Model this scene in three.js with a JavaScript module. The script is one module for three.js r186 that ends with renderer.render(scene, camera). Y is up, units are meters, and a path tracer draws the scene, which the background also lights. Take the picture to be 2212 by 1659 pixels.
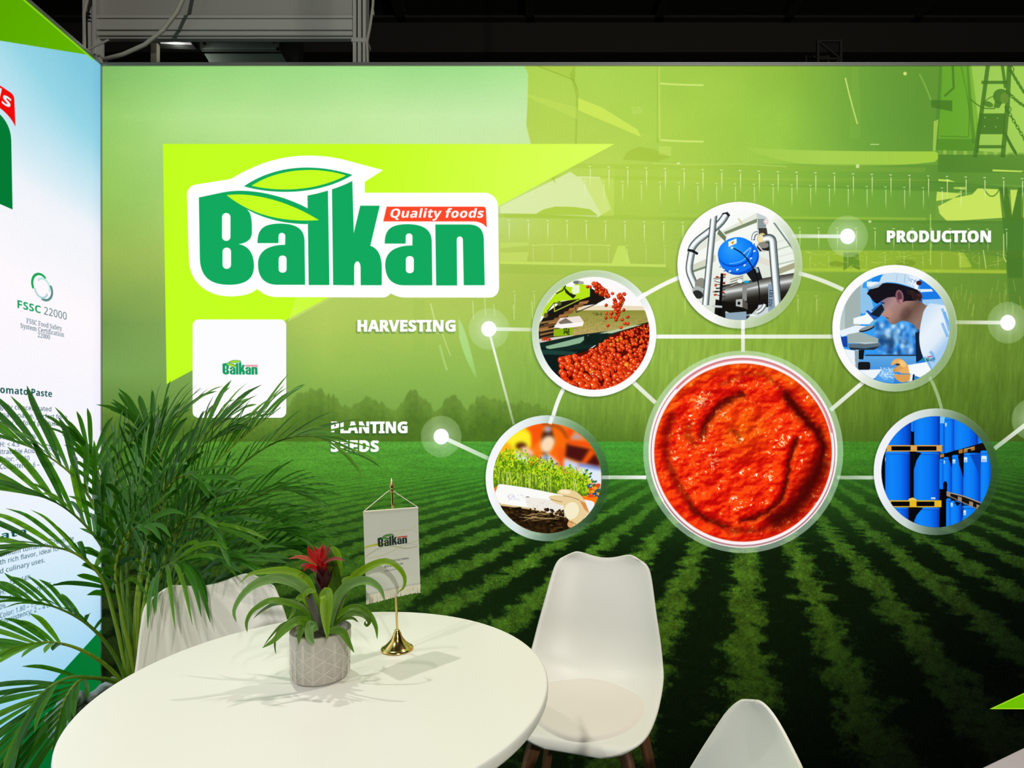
import * as THREE from 'three';
import { RoundedBoxGeometry } from 'three/addons/geometries/RoundedBoxGeometry.js';
import { mergeGeometries } from 'three/addons/utils/BufferGeometryUtils.js';
import { RectAreaLightUniformsLib } from 'three/addons/lights/RectAreaLightUniformsLib.js';

// ───────────────────────── camera, sky, lights, exposure ─────────────────────────
const scene = new THREE.Scene();
scene.background = new THREE.Color(0x000000);
const renderer = new THREE.WebGLRenderer({ antialias: true });
renderer.toneMapping = THREE.LinearToneMapping;
renderer.toneMappingExposure = 1.0;
renderer.shadowMap.enabled = true;
renderer.shadowMap.type = THREE.PCFSoftShadowMap;
RectAreaLightUniformsLib.init();

// level camera with a shifted lens (the photograph's verticals stay upright)
const FOCAL = 1190, VX = 1145, VY = 940, EYE = 1.197;
const camera = new THREE.PerspectiveCamera(2 * Math.atan(829.5 / FOCAL) * 180 / Math.PI, 2212 / 1659, 0.05, 60);
camera.position.set(0, EYE, 0);
camera.lookAt(0, EYE, -1);
camera.setViewOffset(2212, 1659, 1106 - VX, 829.5 - VY, 2212, 1659);

// unseen spots above the booth, placed to light table and chairs: [x, y, z, aim x, aim y, aim z, candela, half cone, colour]
const SPOTS = [
  [-1.25, 3.05, 0.15, -0.45, 0.74, -1.1, 3.4, 0.62, 0xfff9f2],
  [-0.95, 3.15, -1.62, -0.30, 0.74, -0.9, 5.6, 0.60, 0xfff9f2],
  [0.75, 3.15, -1.62, -0.15, 0.74, -0.95, 6.0, 0.62, 0xfff7ee],
  [0.55, 2.95, 0.95, 0.05, 0.6, -1.3, 3.2, 0.62, 0xfff7ee],
];
// unseen lamp behind the visitor, placed to light chairs and panel from the front
const FRONT_LAMP = [2.1, 3.7, 4.4, 48];
const LIGHTBOX_SHARE = 0.22;

// ───────────────────────── small tools ─────────────────────────
const V = (x, y, z) => new THREE.Vector3(x, y, z);
const { clamp, lerp, smoothstep } = THREE.MathUtils;
function rng(seed) { let a = seed >>> 0; return () => { a = (a + 0x6d2b79f5) | 0; let t = Math.imul(a ^ (a >>> 15), 1 | a); t = (t + Math.imul(t ^ (t >>> 7), 61 | t)) ^ t; return ((t ^ (t >>> 14)) >>> 0) / 4294967296; }; }
function hash(ix, iy) { let h = Math.imul(ix, 374761393) ^ Math.imul(iy, 668265263); h = Math.imul(h ^ (h >>> 13), 1274126177); return ((h ^ (h >>> 16)) >>> 0) / 4294967296; }
function vnoise(x, y) {
  const ix = Math.floor(x), iy = Math.floor(y), fx = x - ix, fy = y - iy, u = fx * fx * (3 - 2 * fx), v = fy * fy * (3 - 2 * fy);
  const a = hash(ix, iy), b = hash(ix + 1, iy), c = hash(ix, iy + 1), d = hash(ix + 1, iy + 1);
  return a + (b - a) * u + (c - a) * v + (a - b - c + d) * u * v;
}
function fbm(x, y, n) { let s = 0, a = 0.5, t = 0; for (let i = 0; i < n; i++) { s += a * vnoise(x, y); t += a; a *= 0.5; x = x * 2.03 + 17.1; y = y * 2.03 + 9.7; } return s / t; }
const used = new Map();
function numbered(name) { const n = used.get(name) ?? 0; used.set(name, n + 1); return n ? name + '_' + String(n).padStart(3, '0') : name; }
function mesh(name, geometry, material, parent) {
  const m = new THREE.Mesh(geometry, material);
  m.name = parent ? name : numbered(name);
  m.castShadow = m.receiveShadow = true;
  (parent ?? scene).add(m);
  return m;
}
function thing(name, label, category, [x, y, z] = [0, 0, 0], turn = 0, group) {
  const o = new THREE.Group(); o.name = numbered(name); scene.add(o);
  o.position.set(x, y, z); o.rotation.y = turn;
  o.userData = { label, category }; if (group) o.userData.group = group;
  return o;
}
function struct(name, geometry, material, parent) { const m = mesh(name, geometry, material, parent); if (!parent) m.userData.kind = 'structure'; return m; }
const box = (w, h, d, x = 0, y = 0, z = 0) => new THREE.BoxGeometry(w, h, d).translate(x, y, z);
const rbox = (w, h, d, r, x = 0, y = 0, z = 0) => new RoundedBoxGeometry(w, h, d, 2, r).translate(x, y, z);
const lathe = (pts, seg = 64) => new THREE.LatheGeometry(pts.map(([r, y]) => new THREE.Vector2(r, y)), seg);
const curve = (pts) => new THREE.CatmullRomCurve3(pts, false, 'centripetal');
const tube = (pts, r, seg = 24, rad = 8) => new THREE.TubeGeometry(curve(pts), seg, r, rad, false);
const std = (o) => new THREE.MeshStandardMaterial(o), phys = (o) => new THREE.MeshPhysicalMaterial(o);
// layout in the room: a direction seen from the eye, taken to a chosen distance
const at = (px, py, d) => V((px - VX) / FOCAL * d, EYE + (VY - py) / FOCAL * d, -d);

function canvasOf(w, h) { const c = document.createElement('canvas'); c.width = w; c.height = h; return c; }
function canvasTexture(c, srgb = true) { const t = new THREE.CanvasTexture(c); if (srgb) t.colorSpace = THREE.SRGBColorSpace; t.magFilter = THREE.LinearFilter; return t; }

// ───────────────────────── the printed artwork ─────────────────────────
// One print unit is 1/613.4 m; the back print runs from x 218.8 to 2660 and from y 140.8 (top, 2.5 m) to 1674 (floor).
const PX0 = 218.8, PX1 = 2660, PY0 = 140.8, PY1 = 1674, UNIT = 1.94 / FOCAL;
const COLS = [220, 400, 700, 1000, 1140], COLM = [1140, 1300, 1500, 1700, 1900, 2050, 2212];
const ROWS = [145, 250, 400, 550, 700, 800, 880, 952];
const SKY = [
  [[128, 186, 100], [150, 212, 120], [160, 220, 135], [160, 222, 138], [168, 225, 142]],
  [[150, 204, 105], [178, 225, 140], [190, 232, 155], [200, 236, 170], [202, 236, 172]],
  [[150, 200, 92], [168, 212, 118], [188, 226, 150], [205, 234, 165], [205, 230, 150]],
  [[150, 192, 88], [160, 202, 98], [176, 216, 108], [180, 214, 96], [176, 210, 88]],
  [[106, 158, 78], [128, 178, 88], [172, 212, 96], [162, 206, 90], [156, 202, 84]],
  [[112, 168, 84], [116, 172, 84], [146, 198, 86], [138, 194, 84], [136, 190, 80]],
  [[92, 142, 62], [104, 158, 70], [118, 174, 76], [122, 180, 76], [116, 170, 66]],
  [[66, 112, 40], [74, 124, 46], [84, 138, 44], [80, 138, 42], [80, 134, 42]]];
const MACH = [
  [[172, 208, 82], [172, 210, 84], [162, 204, 74], [146, 190, 66], [112, 162, 58], [108, 158, 50], [140, 190, 74]],
  [[180, 212, 84], [182, 214, 86], [170, 210, 78], [152, 200, 72], [112, 165, 62], [104, 155, 54], [158, 204, 82]],
  [[190, 218, 90], [188, 216, 88], [178, 211, 82], [155, 200, 72], [122, 176, 64], [104, 156, 58], [110, 160, 62]],
  [[176, 210, 88], [174, 210, 86], [160, 204, 80], [146, 196, 70], [126, 180, 62], [112, 162, 58], [104, 152, 56]],
  [[156, 202, 84], [150, 200, 82], [144, 194, 74], [134, 184, 64], [122, 170, 56], [108, 156, 54], [98, 146, 50]],
  [[136, 190, 80], [138, 190, 74], [138, 186, 70], [128, 178, 62], [112, 158, 56], [102, 148, 50], [92, 138, 46]],
  [[116, 170, 66], [114, 166, 60], [114, 162, 58], [106, 152, 50], [92, 138, 44], [82, 128, 40], [72, 118, 38]],
  [[80, 134, 42], [84, 134, 40], [84, 132, 40], [78, 128, 38], [72, 118, 36], [68, 110, 34], [60, 102, 32]]];
const ROWF = [956, 1050, 1150, 1300, 1450, 1674], COLF = [220, 400, 700, 1000, 1140, 1300, 1500, 1700, 1900, 2050, 2212];
const FIELD = [
  [[56, 116, 40], [66, 132, 46], [68, 148, 54], [62, 148, 54], [58, 148, 54], [54, 144, 52], [58, 138, 48], [58, 132, 44], [52, 126, 40], [48, 116, 38], [42, 106, 36]],
  [[44, 92, 34], [48, 108, 38], [56, 130, 40], [50, 130, 40], [46, 124, 38], [44, 116, 36], [46, 114, 34], [42, 108, 34], [40, 100, 32], [38, 94, 30], [34, 86, 28]],
  [[34, 72, 26], [38, 86, 28], [48, 112, 34], [46, 112, 34], [44, 108, 32], [40, 102, 30], [40, 98, 30], [38, 92, 28], [34, 84, 26], [30, 76, 24], [26, 68, 22]],
  [[26, 56, 18], [30, 66, 20], [42, 98, 28], [42, 98, 28], [38, 92, 26], [36, 86, 24], [36, 82, 22], [32, 74, 20], [24, 58, 17], [18, 44, 14], [13, 35, 12]],
  [[18, 42, 14], [22, 50, 16], [32, 78, 22], [32, 78, 22], [30, 74, 20], [28, 66, 18], [26, 62, 16], [20, 50, 13], [13, 34, 10], [8, 22, 8], [6, 17, 7]],
  [[10, 24, 8], [13, 32, 10], [20, 50, 14], [20, 50, 14], [18, 46, 13], [16, 40, 11], [13, 32, 9], [8, 22, 7], [5, 13, 5], [4, 10, 4], [4, 10, 4]]];
function grid(cols, rows, table, x, y, out) {
  let i = 0, j = 0;
  while (i < cols.length - 2 && x > cols[i + 1]) i++;
  while (j < rows.length - 2 && y > rows[j + 1]) j++;
  const u = clamp((x - cols[i]) / (cols[i + 1] - cols[i]), 0, 1), v = clamp((y - rows[j]) / (rows[j + 1] - rows[j]), 0, 1);
  const a = table[j][i], b = table[j][i + 1], c = table[j + 1][i], d = table[j + 1][i + 1];
  for (let k = 0; k < 3; k++) out[k] = lerp(lerp(a[k], b[k], u), lerp(c[k], d[k], u), v);
}
const EDGE = [[140, 1131], [160, 1141], [210, 1140], [270, 1137], [312, 1147], [2000, 1147]];
function edgeX(y) { for (let i = 0; i < EDGE.length - 1; i++) if (y < EDGE[i + 1][0]) return lerp(EDGE[i][1], EDGE[i + 1][1], clamp((y - EDGE[i][0]) / (EDGE[i + 1][0] - EDGE[i][0]), 0, 1)); return 1147; }
const ca = [0, 0, 0], cb = [0, 0, 0];
function treeTop(x) {
  const big = 62 * Math.exp(-(((x - 680) / 55) ** 2)) + 40 * Math.exp(-(((x - 800) / 40) ** 2)) + 52 * Math.exp(-(((x - 895) / 32) ** 2)) + 45 * Math.exp(-(((x - 975) / 22) ** 2)) + 38 * Math.exp(-(((x - 1050) / 45) ** 2)) + 22 * Math.exp(-(((x - 1140) / 60) ** 2)) + 30 * Math.exp(-(((x - 380) / 60) ** 2)) + 18 * Math.exp(-(((x - 250) / 60) ** 2));
  return 900 - big - 26 * (fbm(x / 22, 3.3, 3) - 0.5) - 10 * vnoise(x / 5, 8);
}
function backdrop(x, y, out) {
  const fine = vnoise(x * 0.62, y * 0.62) - 0.5;
  if (y < 954) {
    grid(COLS, ROWS, SKY, x, y, ca); grid(COLM, ROWS, MACH, x, y, cb);
    const e = edgeX(y), soft = y < 312 ? 1.2 : 60 + (y - 312) * 0.4, t = clamp((x - e) / soft + 0.5, 0, 1);
    for (let k = 0; k < 3; k++) out[k] = lerp(ca[k], cb[k], t);
    if (x < 1420) {                                                        // line of trees on the horizon
      const top = treeTop(x), d = clamp((y - top) / 5, 0, 1) * clamp((1420 - x) / 260, 0, 1);
      if (d > 0) { const leaf = fbm(x / 9, y / 8, 3), deep = clamp((y - top) / 60, 0, 1); out[0] = lerp(out[0], lerp(104, 70, deep) + leaf * 14 - 8, d * 0.82); out[1] = lerp(out[1], lerp(154, 120, deep) + leaf * 22 - 12, d * 0.82); out[2] = lerp(out[2], lerp(58, 36, deep), d * 0.82); }
    }
    if (y > 610) {                                                         // standing corn, long upright streaks
      const amt = clamp((y - 610) / 120, 0, 1) * clamp((x - 1020) / 240, 0, 1) * clamp((975 - y) / 60, 0, 1);
      if (amt > 0) { const s = (fbm(x / 7 + y * 0.01, y / 55, 3) - 0.5) * 26 + (vnoise(x / 2.2 + y * 0.02, y / 22) - 0.5) * 11; out[0] += s * amt * 0.8; out[1] += s * amt; out[2] += s * amt * 0.45; }
    }
    { const o = clamp((y - 420) / 160, 0, 1); out[0] += 7 * o; out[1] -= 7 * o; out[2] -= 2 * o; }
    const haze = (fbm(x / 130 + 5, y / 90, 3) - 0.5) * 10; out[0] += haze; out[1] += haze * 0.8; out[2] += haze * 0.6;
  } else {                                                                 // the planted field, rows running to the horizon
    grid(COLF, ROWF, FIELD, x, y, out);
    const d = Math.max(y - 930, 6);
    const warp = (fbm(x / (d * 0.16), y / (d * 0.10), 3) - 0.5) * 0.34;
    const k = (x - 1611) / (d * 0.415) + warp, ph = k - Math.floor(k + 0.5);
    const ragged = (fbm(x / 22 + 4, y / 17, 4) - 0.5) * 0.5 + (vnoise(x / 4, y / 4) - 0.5) * 0.1;
    const bush = smoothstep(0.225 + clamp((1000 - x) / 900, 0, 0.14) - Math.abs(ph) + ragged * clamp(d / 200, 0.1, 0.8), -0.09, 0.13);
    const show = clamp((d - 70) / 200, 0, 1) * lerp(0.62, 1, clamp((x - 750) / 450, 0, 1));
    const leaf = fbm(x / 15, y / 12, 3) * 0.5 + fbm(x / 4, y / 3.6, 2) * 0.28 + vnoise(x / 1.4, y / 1.4) * 0.22;
    const spark = Math.max(0, vnoise(x / 1.7 + 31, y / 1.7) - 0.72) * 2.2;
    let m = lerp(0.38, 1.26, bush) * (lerp(0.8, 0.42, bush) + lerp(0.4, 1.16, bush) * leaf) + bush * spark * 1.1;
    const far = 0.86 + 0.24 * fbm(x / 60, y / 4, 3) + 0.2 * vnoise(x / 3, y / 2);
    m = lerp(far, m, show) * lerp(1, lerp(0.86, 1, clamp((x - 900) / 500, 0, 1)), clamp((y - 1040) / 120, 0, 1));
    const warm = bush * show * 0.16;
    out[0] *= m * (lerp(1.24, 1.02, clamp((y - 1000) / 160, 0, 1)) + warm * 2.2); out[1] *= m * lerp(1, 0.87, clamp((y - 1000) / 120, 0, 1)); out[2] *= m * (0.92 - warm);
  }
  out[0] += fine * 5; out[1] += fine * 5; out[2] += fine * 4;
}
function tracePath(g, pts) { g.beginPath(); pts.forEach(([x, y], i) => (i ? g.lineTo(x, y) : g.moveTo(x, y))); }
function poly(g, pts, fill) { tracePath(g, pts); g.closePath(); g.fillStyle = fill; g.fill(); }
function stroke(g, pts, width, style, cap = 'butt') { tracePath(g, pts); g.lineWidth = width; g.lineCap = cap; g.lineJoin = 'round'; g.strokeStyle = style; g.stroke(); }
function smooth(g, pts, width, style, cap = 'butt') {
  g.beginPath(); g.moveTo(...pts[0]);
  for (let i = 1; i < pts.length - 1; i++) { const [x, y] = pts[i], e = i === pts.length - 2 ? pts[i + 1] : [(x + pts[i + 1][0]) / 2, (y + pts[i + 1][1]) / 2]; g.quadraticCurveTo(x, y, e[0], e[1]); }
  g.lineWidth = width; g.lineCap = cap; g.lineJoin = 'round'; g.strokeStyle = style; g.stroke();
}
function oval(g, x, y, rx, ry, fill, turn = 0) { g.beginPath(); g.ellipse(x, y, rx, ry, turn, 0, Math.PI * 2); g.fillStyle = fill; g.fill(); }
function fitText(g, text, x0, x1, base, font, fill) {
  g.save(); g.font = font; g.textAlign = 'left'; g.textBaseline = 'alphabetic';
  const w = g.measureText(text).width; g.translate(x0, base); g.scale((x1 - x0) / w, 1); g.fillStyle = fill; g.fillText(text, 0, 0); g.restore();
}
function lineFade(g, x0, y0, x1, y1, width, a0, a1) { const gr = g.createLinearGradient(x0, y0, x1, y1); gr.addColorStop(0, `rgba(255,255,255,${a0})`); gr.addColorStop(1, `rgba(255,255,255,${a1})`); stroke(g, [[x0, y0], [x1, y1]], width, gr); }

// ── the firm's word mark, drawn in the back print's units ──
function wordMark(g, c) {
  if (c.outline) {
    g.beginPath(); g.moveTo(498.4, 386.6); g.bezierCurveTo(565, 346, 620, 336, 666.4, 336); g.bezierCurveTo(700, 336, 720, 340, 740, 344); g.lineTo(827.7, 367.5); g.lineTo(788, 393); g.lineTo(788, 416.3); g.lineTo(1045, 416.3);
    g.bezierCurveTo(1064, 416.3, 1076, 430, 1076, 447); g.lineTo(1078.3, 618); g.bezierCurveTo(1078.5, 634, 1070, 643, 1055, 643); g.lineTo(873, 642.7); g.bezierCurveTo(862, 642.7, 852, 638, 844, 634); g.bezierCurveTo(838, 640, 834, 642.7, 826, 642.7); g.lineTo(596.7, 641.7);
    g.bezierCurveTo(580, 641.5, 566, 634, 555.7, 624.3); g.bezierCurveTo(542, 636, 522, 640.3, 498, 640.3); g.bezierCurveTo(450, 640.3, 409, 612, 408, 560); g.lineTo(403.7, 422.5); g.bezierCurveTo(403.4, 408, 412, 400, 426.6, 398); g.closePath(); g.fillStyle = c.outline; g.fill();
  }
  g.fillStyle = c.green;
  g.beginPath(); g.moveTo(429.7, 426.6); g.lineTo(478, 416.5); g.lineTo(504, 415); g.lineTo(539, 459); g.bezierCurveTo(544, 470, 544.5, 485, 544, 505); g.bezierCurveTo(542, 520, 530, 525, 514.8, 527.6); g.bezierCurveTo(535, 530, 548.6, 545, 548.6, 576); g.bezierCurveTo(548, 604, 528, 615, 496, 615); g.bezierCurveTo(456, 615, 432.5, 600, 431.8, 555.7); g.closePath();
  g.roundRect(479.5, 460, 18.5, 60.4, 9); g.roundRect(480.6, 534.8, 18.6, 46, 9); g.fill('evenodd');
  const a = (dx, dy) => {
    g.beginPath(); g.moveTo(556.4 + dx, 525 + dy); g.bezierCurveTo(556 + dx, 494 + dy, 570 + dx, 483 + dy, 607 + dx, 483 + dy); g.bezierCurveTo(642 + dx, 484 + dy, 657.5 + dx, 496 + dy, 657.8 + dx, 520.8 + dy); g.lineTo(659 + dx, 615 + dy); g.lineTo(597 + dx, 615 + dy);
    g.bezierCurveTo(570 + dx, 614 + dy, 557.4 + dx, 598 + dy, 557.4 + dx, 570 + dy); g.bezierCurveTo(558 + dx, 542 + dy, 580 + dx, 529 + dy, 616 + dx, 529 + dy); g.lineTo(616.4 + dx, 510 + dy); g.bezierCurveTo(616 + dx, 500.5 + dy, 602 + dx, 500.5 + dy, 601.6 + dx, 510 + dy); g.lineTo(601.4 + dx, 525 + dy); g.closePath();
    g.roundRect(601.8 + dx, 552 + dy, 17.4, 37, 7.5); g.fill('evenodd');
  };
  a(0, 0); a(274.8, 1.2);
  poly(g, [[664.3, 422.5], [686, 418], [708.4, 411.8], [711.5, 615.7], [667, 615.7]], c.green);
  g.beginPath(); g.moveTo(717.2, 409); g.quadraticCurveTo(742, 401, 761, 391); g.lineTo(764.2, 504); g.lineTo(778.3, 444.4); g.lineTo(820.3, 444.4); g.lineTo(799.8, 531); g.bezierCurveTo(816, 536, 824.6, 552, 824.6, 578); g.lineTo(824.6, 616); g.lineTo(779.3, 616); g.lineTo(779, 578); g.bezierCurveTo(779, 560, 765, 560, 765, 578); g.lineTo(765, 616); g.lineTo(719.7, 615.7); g.closePath(); g.fill();
  g.beginPath(); g.moveTo(940.4, 485); g.lineTo(1014, 485); g.bezierCurveTo(1036, 486, 1045, 498, 1045, 518); g.lineTo(1047, 616); g.lineTo(1001.9, 616); g.lineTo(1000, 518.8); g.bezierCurveTo(1000, 508, 986.5, 508, 986.5, 518.8); g.lineTo(987.5, 616.5); g.lineTo(942.3, 616.5); g.closePath(); g.fill();
  const leaf = (x0, y0, ax, ay, bx, by, x1, y1, cx, cy, dx, dy, fill) => { g.beginPath(); g.moveTo(x0, y0); g.bezierCurveTo(ax, ay, bx, by, x1, y1); g.bezierCurveTo(cx, cy, dx, dy, x0, y0); g.fillStyle = fill; g.fill(); };
  g.beginPath(); g.moveTo(474, 417.5); g.bezierCurveTo(530, 403, 610, 420, 668, 452); g.lineTo(664.5, 484); g.bezierCurveTo(610, 484, 550, 470, 500, 430); g.closePath(); g.fillStyle = c.rim ?? c.green; g.fill();
  leaf(489.5, 421.8, 540, 414, 620, 432, 689.3, 475.7, 620, 480, 550, 470, c.lime);
  leaf(527, 402.6, 600, 352, 690, 355, 761.5, 378, 700, 415, 610, 425, c.rim ?? c.green);
  leaf(543, 401.4, 605, 361, 690, 360, 747.7, 379, 690, 410, 610, 417, c.lime);
  g.beginPath(); g.moveTo(835.3, 446.4); g.lineTo(1043, 446.4); g.quadraticCurveTo(1049.6, 446.4, 1049.7, 453); g.lineTo(1051.5, 491.7); g.quadraticCurveTo(1042, 478.4, 1022, 478.2); g.lineTo(828, 478.2); g.closePath(); g.fillStyle = c.red; g.fill();
  g.save(); g.transform(1, 0, -0.21, 1, 470.3 * 0.21, 0); fitText(g, 'Quality foods', 840, 1044, 470.3, 'bold 27px sans-serif', c.outline ?? c.word ?? '#ffffff'); g.restore();
}

// ── the six round pictures ──
function shiny(g, pts, w, tone = ['#2c3436', '#7d8a8c', '#dfe8ea', '#ffffff']) { smooth(g, pts, w, tone[0]); smooth(g, pts, w * 0.82, tone[1]); smooth(g, pts.map(([x, y]) => [x - w * 0.08, y]), w * 0.52, tone[2]); smooth(g, pts.map(([x, y]) => [x - w * 0.12, y]), w * 0.22, tone[3]); }
function tomato(g, r, x, y, s) {
  const warm = r(); const turn = r() * 3;
  oval(g, x + s * 0.1, y + s * 0.16, s * 1.1, s * 0.95, 'rgba(58,6,0,0.9)', turn);
  oval(g, x, y, s, s * 0.8, warm > 0.96 ? '#e8a020' : warm > 0.6 ? '#ee4512' : warm > 0.25 ? '#dd300c' : '#c3230a', turn);
  oval(g, x - s * 0.15, y - s * 0.15, s * 0.6, s * 0.45, 'rgba(255,110,40,0.55)', turn);
  oval(g, x - s * 0.25, y - s * 0.3, s * 0.2, s * 0.14, 'rgba(255,240,225,0.9)', turn);
}
function harvest(g) {
  const r = rng(11);
  g.fillStyle = '#fffafa'; g.fillRect(0, 0, 1700, 1700);
  poly(g, [[600, 500], [1000, 482], [1600, 500], [1600, 600], [600, 600]], '#ecdcbc');
  const gr = g.createLinearGradient(0, 540, 0, 860); gr.addColorStop(0, '#8c8f3a'); gr.addColorStop(0.5, '#a9a052'); gr.addColorStop(1, '#c2a968');
  g.fillStyle = gr; g.fillRect(400, 545, 1200, 420);
  for (let i = 0; i < 900; i++) { const y = 640 + r() * 260; g.fillStyle = `rgba(90,72,20,${0.2 + r() * 0.4})`; g.fillRect(500 + r() * 1000, y, 6 + r() * 10, 3 + r() * 3); }
  for (let i = 0; i < 14; i++) { g.fillStyle = '#4a3a20'; g.fillRect(790 + r() * 120, 570 + r() * 32, 14, 8); }
  poly(g, [[150, 700], [250, 560], [430, 440], [700, 380], [780, 270], [900, 340], [965, 405], [850, 465], [640, 500], [500, 600], [490, 660], [560, 870], [140, 960], [120, 800]], '#1d1712');
  for (let i = 0; i < 9; i++) { const x = 640 - i * 62, y = 440 + i * 40; poly(g, [[x, y], [x + 120, y - 18], [x + 95, y + 22], [x - 20, y + 44]], i % 2 ? '#8a5b2c' : '#a9733c'); }
  for (let i = 0; i < 6; i++) poly(g, [[150, 690 + i * 48], [400, 650 + i * 45], [360, 680 + i * 44], [150, 718 + i * 48]], ['#8d6a3c', '#5c4526', '#a47a45'][i % 3]);
  poly(g, [[160, 600], [215, 500], [330, 355], [440, 245], [560, 260], [600, 205], [730, 235], [770, 300], [768, 375], [640, 420], [430, 425], [300, 470], [245, 560], [215, 640]], '#b7e516');
  poly(g, [[440, 250], [520, 330], [600, 360], [560, 400], [470, 330]], '#20240e'); poly(g, [[560, 240], [640, 230], [640, 330], [560, 350], [540, 300]], '#e9f5d0');
  stroke(g, [[350, 340], [430, 300], [470, 240]], 14, '#20261a'); stroke(g, [[330, 440], [330, 560], [630, 420]], 14, '#a9b83c'); stroke(g, [[590, 510], [600, 570], [860, 460]], 10, '#3b3320'); stroke(g, [[240, 560], [320, 460], [640, 405]], 9, '#26300c');
  oval(g, 390, 460, 26, 30, '#5c6a26'); oval(g, 225, 605, 26, 30, '#6b5a36'); oval(g, 610, 200, 50, 22, '#6f7470'); oval(g, 660, 205, 36, 20, '#a3a9a2');
  poly(g, [[320, 760], [400, 640], [640, 615], [695, 690], [680, 738], [420, 770]], '#efe2da'); poly(g, [[320, 730], [560, 700], [690, 690], [680, 738], [420, 775]], '#fbf6f3'); poly(g, [[380, 690], [470, 640], [560, 700], [400, 715]], '#7d6f62');
  poly(g, [[320, 780], [555, 755], [555, 850], [320, 870]], '#8fb512'); for (let i = 0; i < 60; i++) { g.fillStyle = '#28350c'; g.fillRect(440 + r() * 70, 760 + r() * 80, 9, 10); }
  poly(g, [[140, 900], [300, 880], [560, 850], [560, 880], [140, 960]], '#d8cfc0'); for (let i = 0; i < 40; i++) oval(g, 180 + r() * 110, 880 + r() * 36, 9, 7, '#c2331c');
  poly(g, [[130, 950], [620, 850], [1000, 800], [1500, 690], [1520, 760], [1000, 870], [760, 1020], [420, 1090], [150, 1010]], '#132a24');
  poly(g, [[220, 990], [760, 850], [720, 890], [650, 950], [480, 990], [240, 1030]], '#8fb692'); poly(g, [[880, 830], [1300, 730], [1420, 720], [1040, 830]], '#b9cba4');
  poly(g, [[140, 1000], [420, 1050], [800, 1010], [1000, 860], [900, 1020], [520, 1120], [400, 1150], [440, 1420], [200, 1300], [120, 1100]], '#0d1c1a'); poly(g, [[160, 1030], [330, 1040], [620, 1060], [540, 1100], [190, 1090]], '#1d4038');
  for (let i = 0; i < 70; i++) oval(g, 700 + r() * 280, 845 + r() * 120, 24, 18, '#10201a');
  poly(g, [[395, 1130], [700, 1060], [900, 970], [1000, 870], [1200, 790], [1520, 690], [1560, 1100], [1300, 1450], [900, 1600], [480, 1500]], '#5a0d04');
  const done = [];
  for (let y = 705; y < 1560; y += 10) {
    const s = lerp(12, 60, clamp((y - 740) / 720, 0, 1)), n = 150 / s * 1.5;
    for (let i = 0; i < n; i++) {
      const x = 390 + r() * 1150, top = x < 700 ? lerp(1120, 1065, (x - 390) / 310) : x < 1000 ? lerp(1065, 885, (x - 700) / 300) : x < 1200 ? lerp(885, 790, (x - 1000) / 200) : lerp(790, 695, (x - 1200) / 320);
      if (y > top + s * 0.4) done.push([x, y + r() * 10, s * (0.75 + r() * 0.4)]);
    }
  }
  for (const [x, y, s] of done) tomato(g, r, x, y, s);
  for (let i = 0; i < 46; i++) { const t = r(); tomato(g, r, 820 + t * 150 + (r() - 0.5) * 90, 225 + t * 130 + (r() - 0.5) * 70, 19 + r() * 7); }
  for (let i = 0; i < 50; i++) { const t = r(); tomato(g, r, 1150 - t * 90 + (r() - 0.5) * 110, 350 + t * 290 + (r() - 0.5) * 50, 17 + r() * 7); }
  for (const [x, y] of [[740, 250], [770, 255], [1000, 370], [1045, 335], [968, 480], [970, 580], [965, 635], [1235, 625], [1165, 658], [1200, 705], [1235, 708], [990, 730], [1150, 755], [1185, 540], [1090, 660]]) tomato(g, r, x, y, 20);
}
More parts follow.
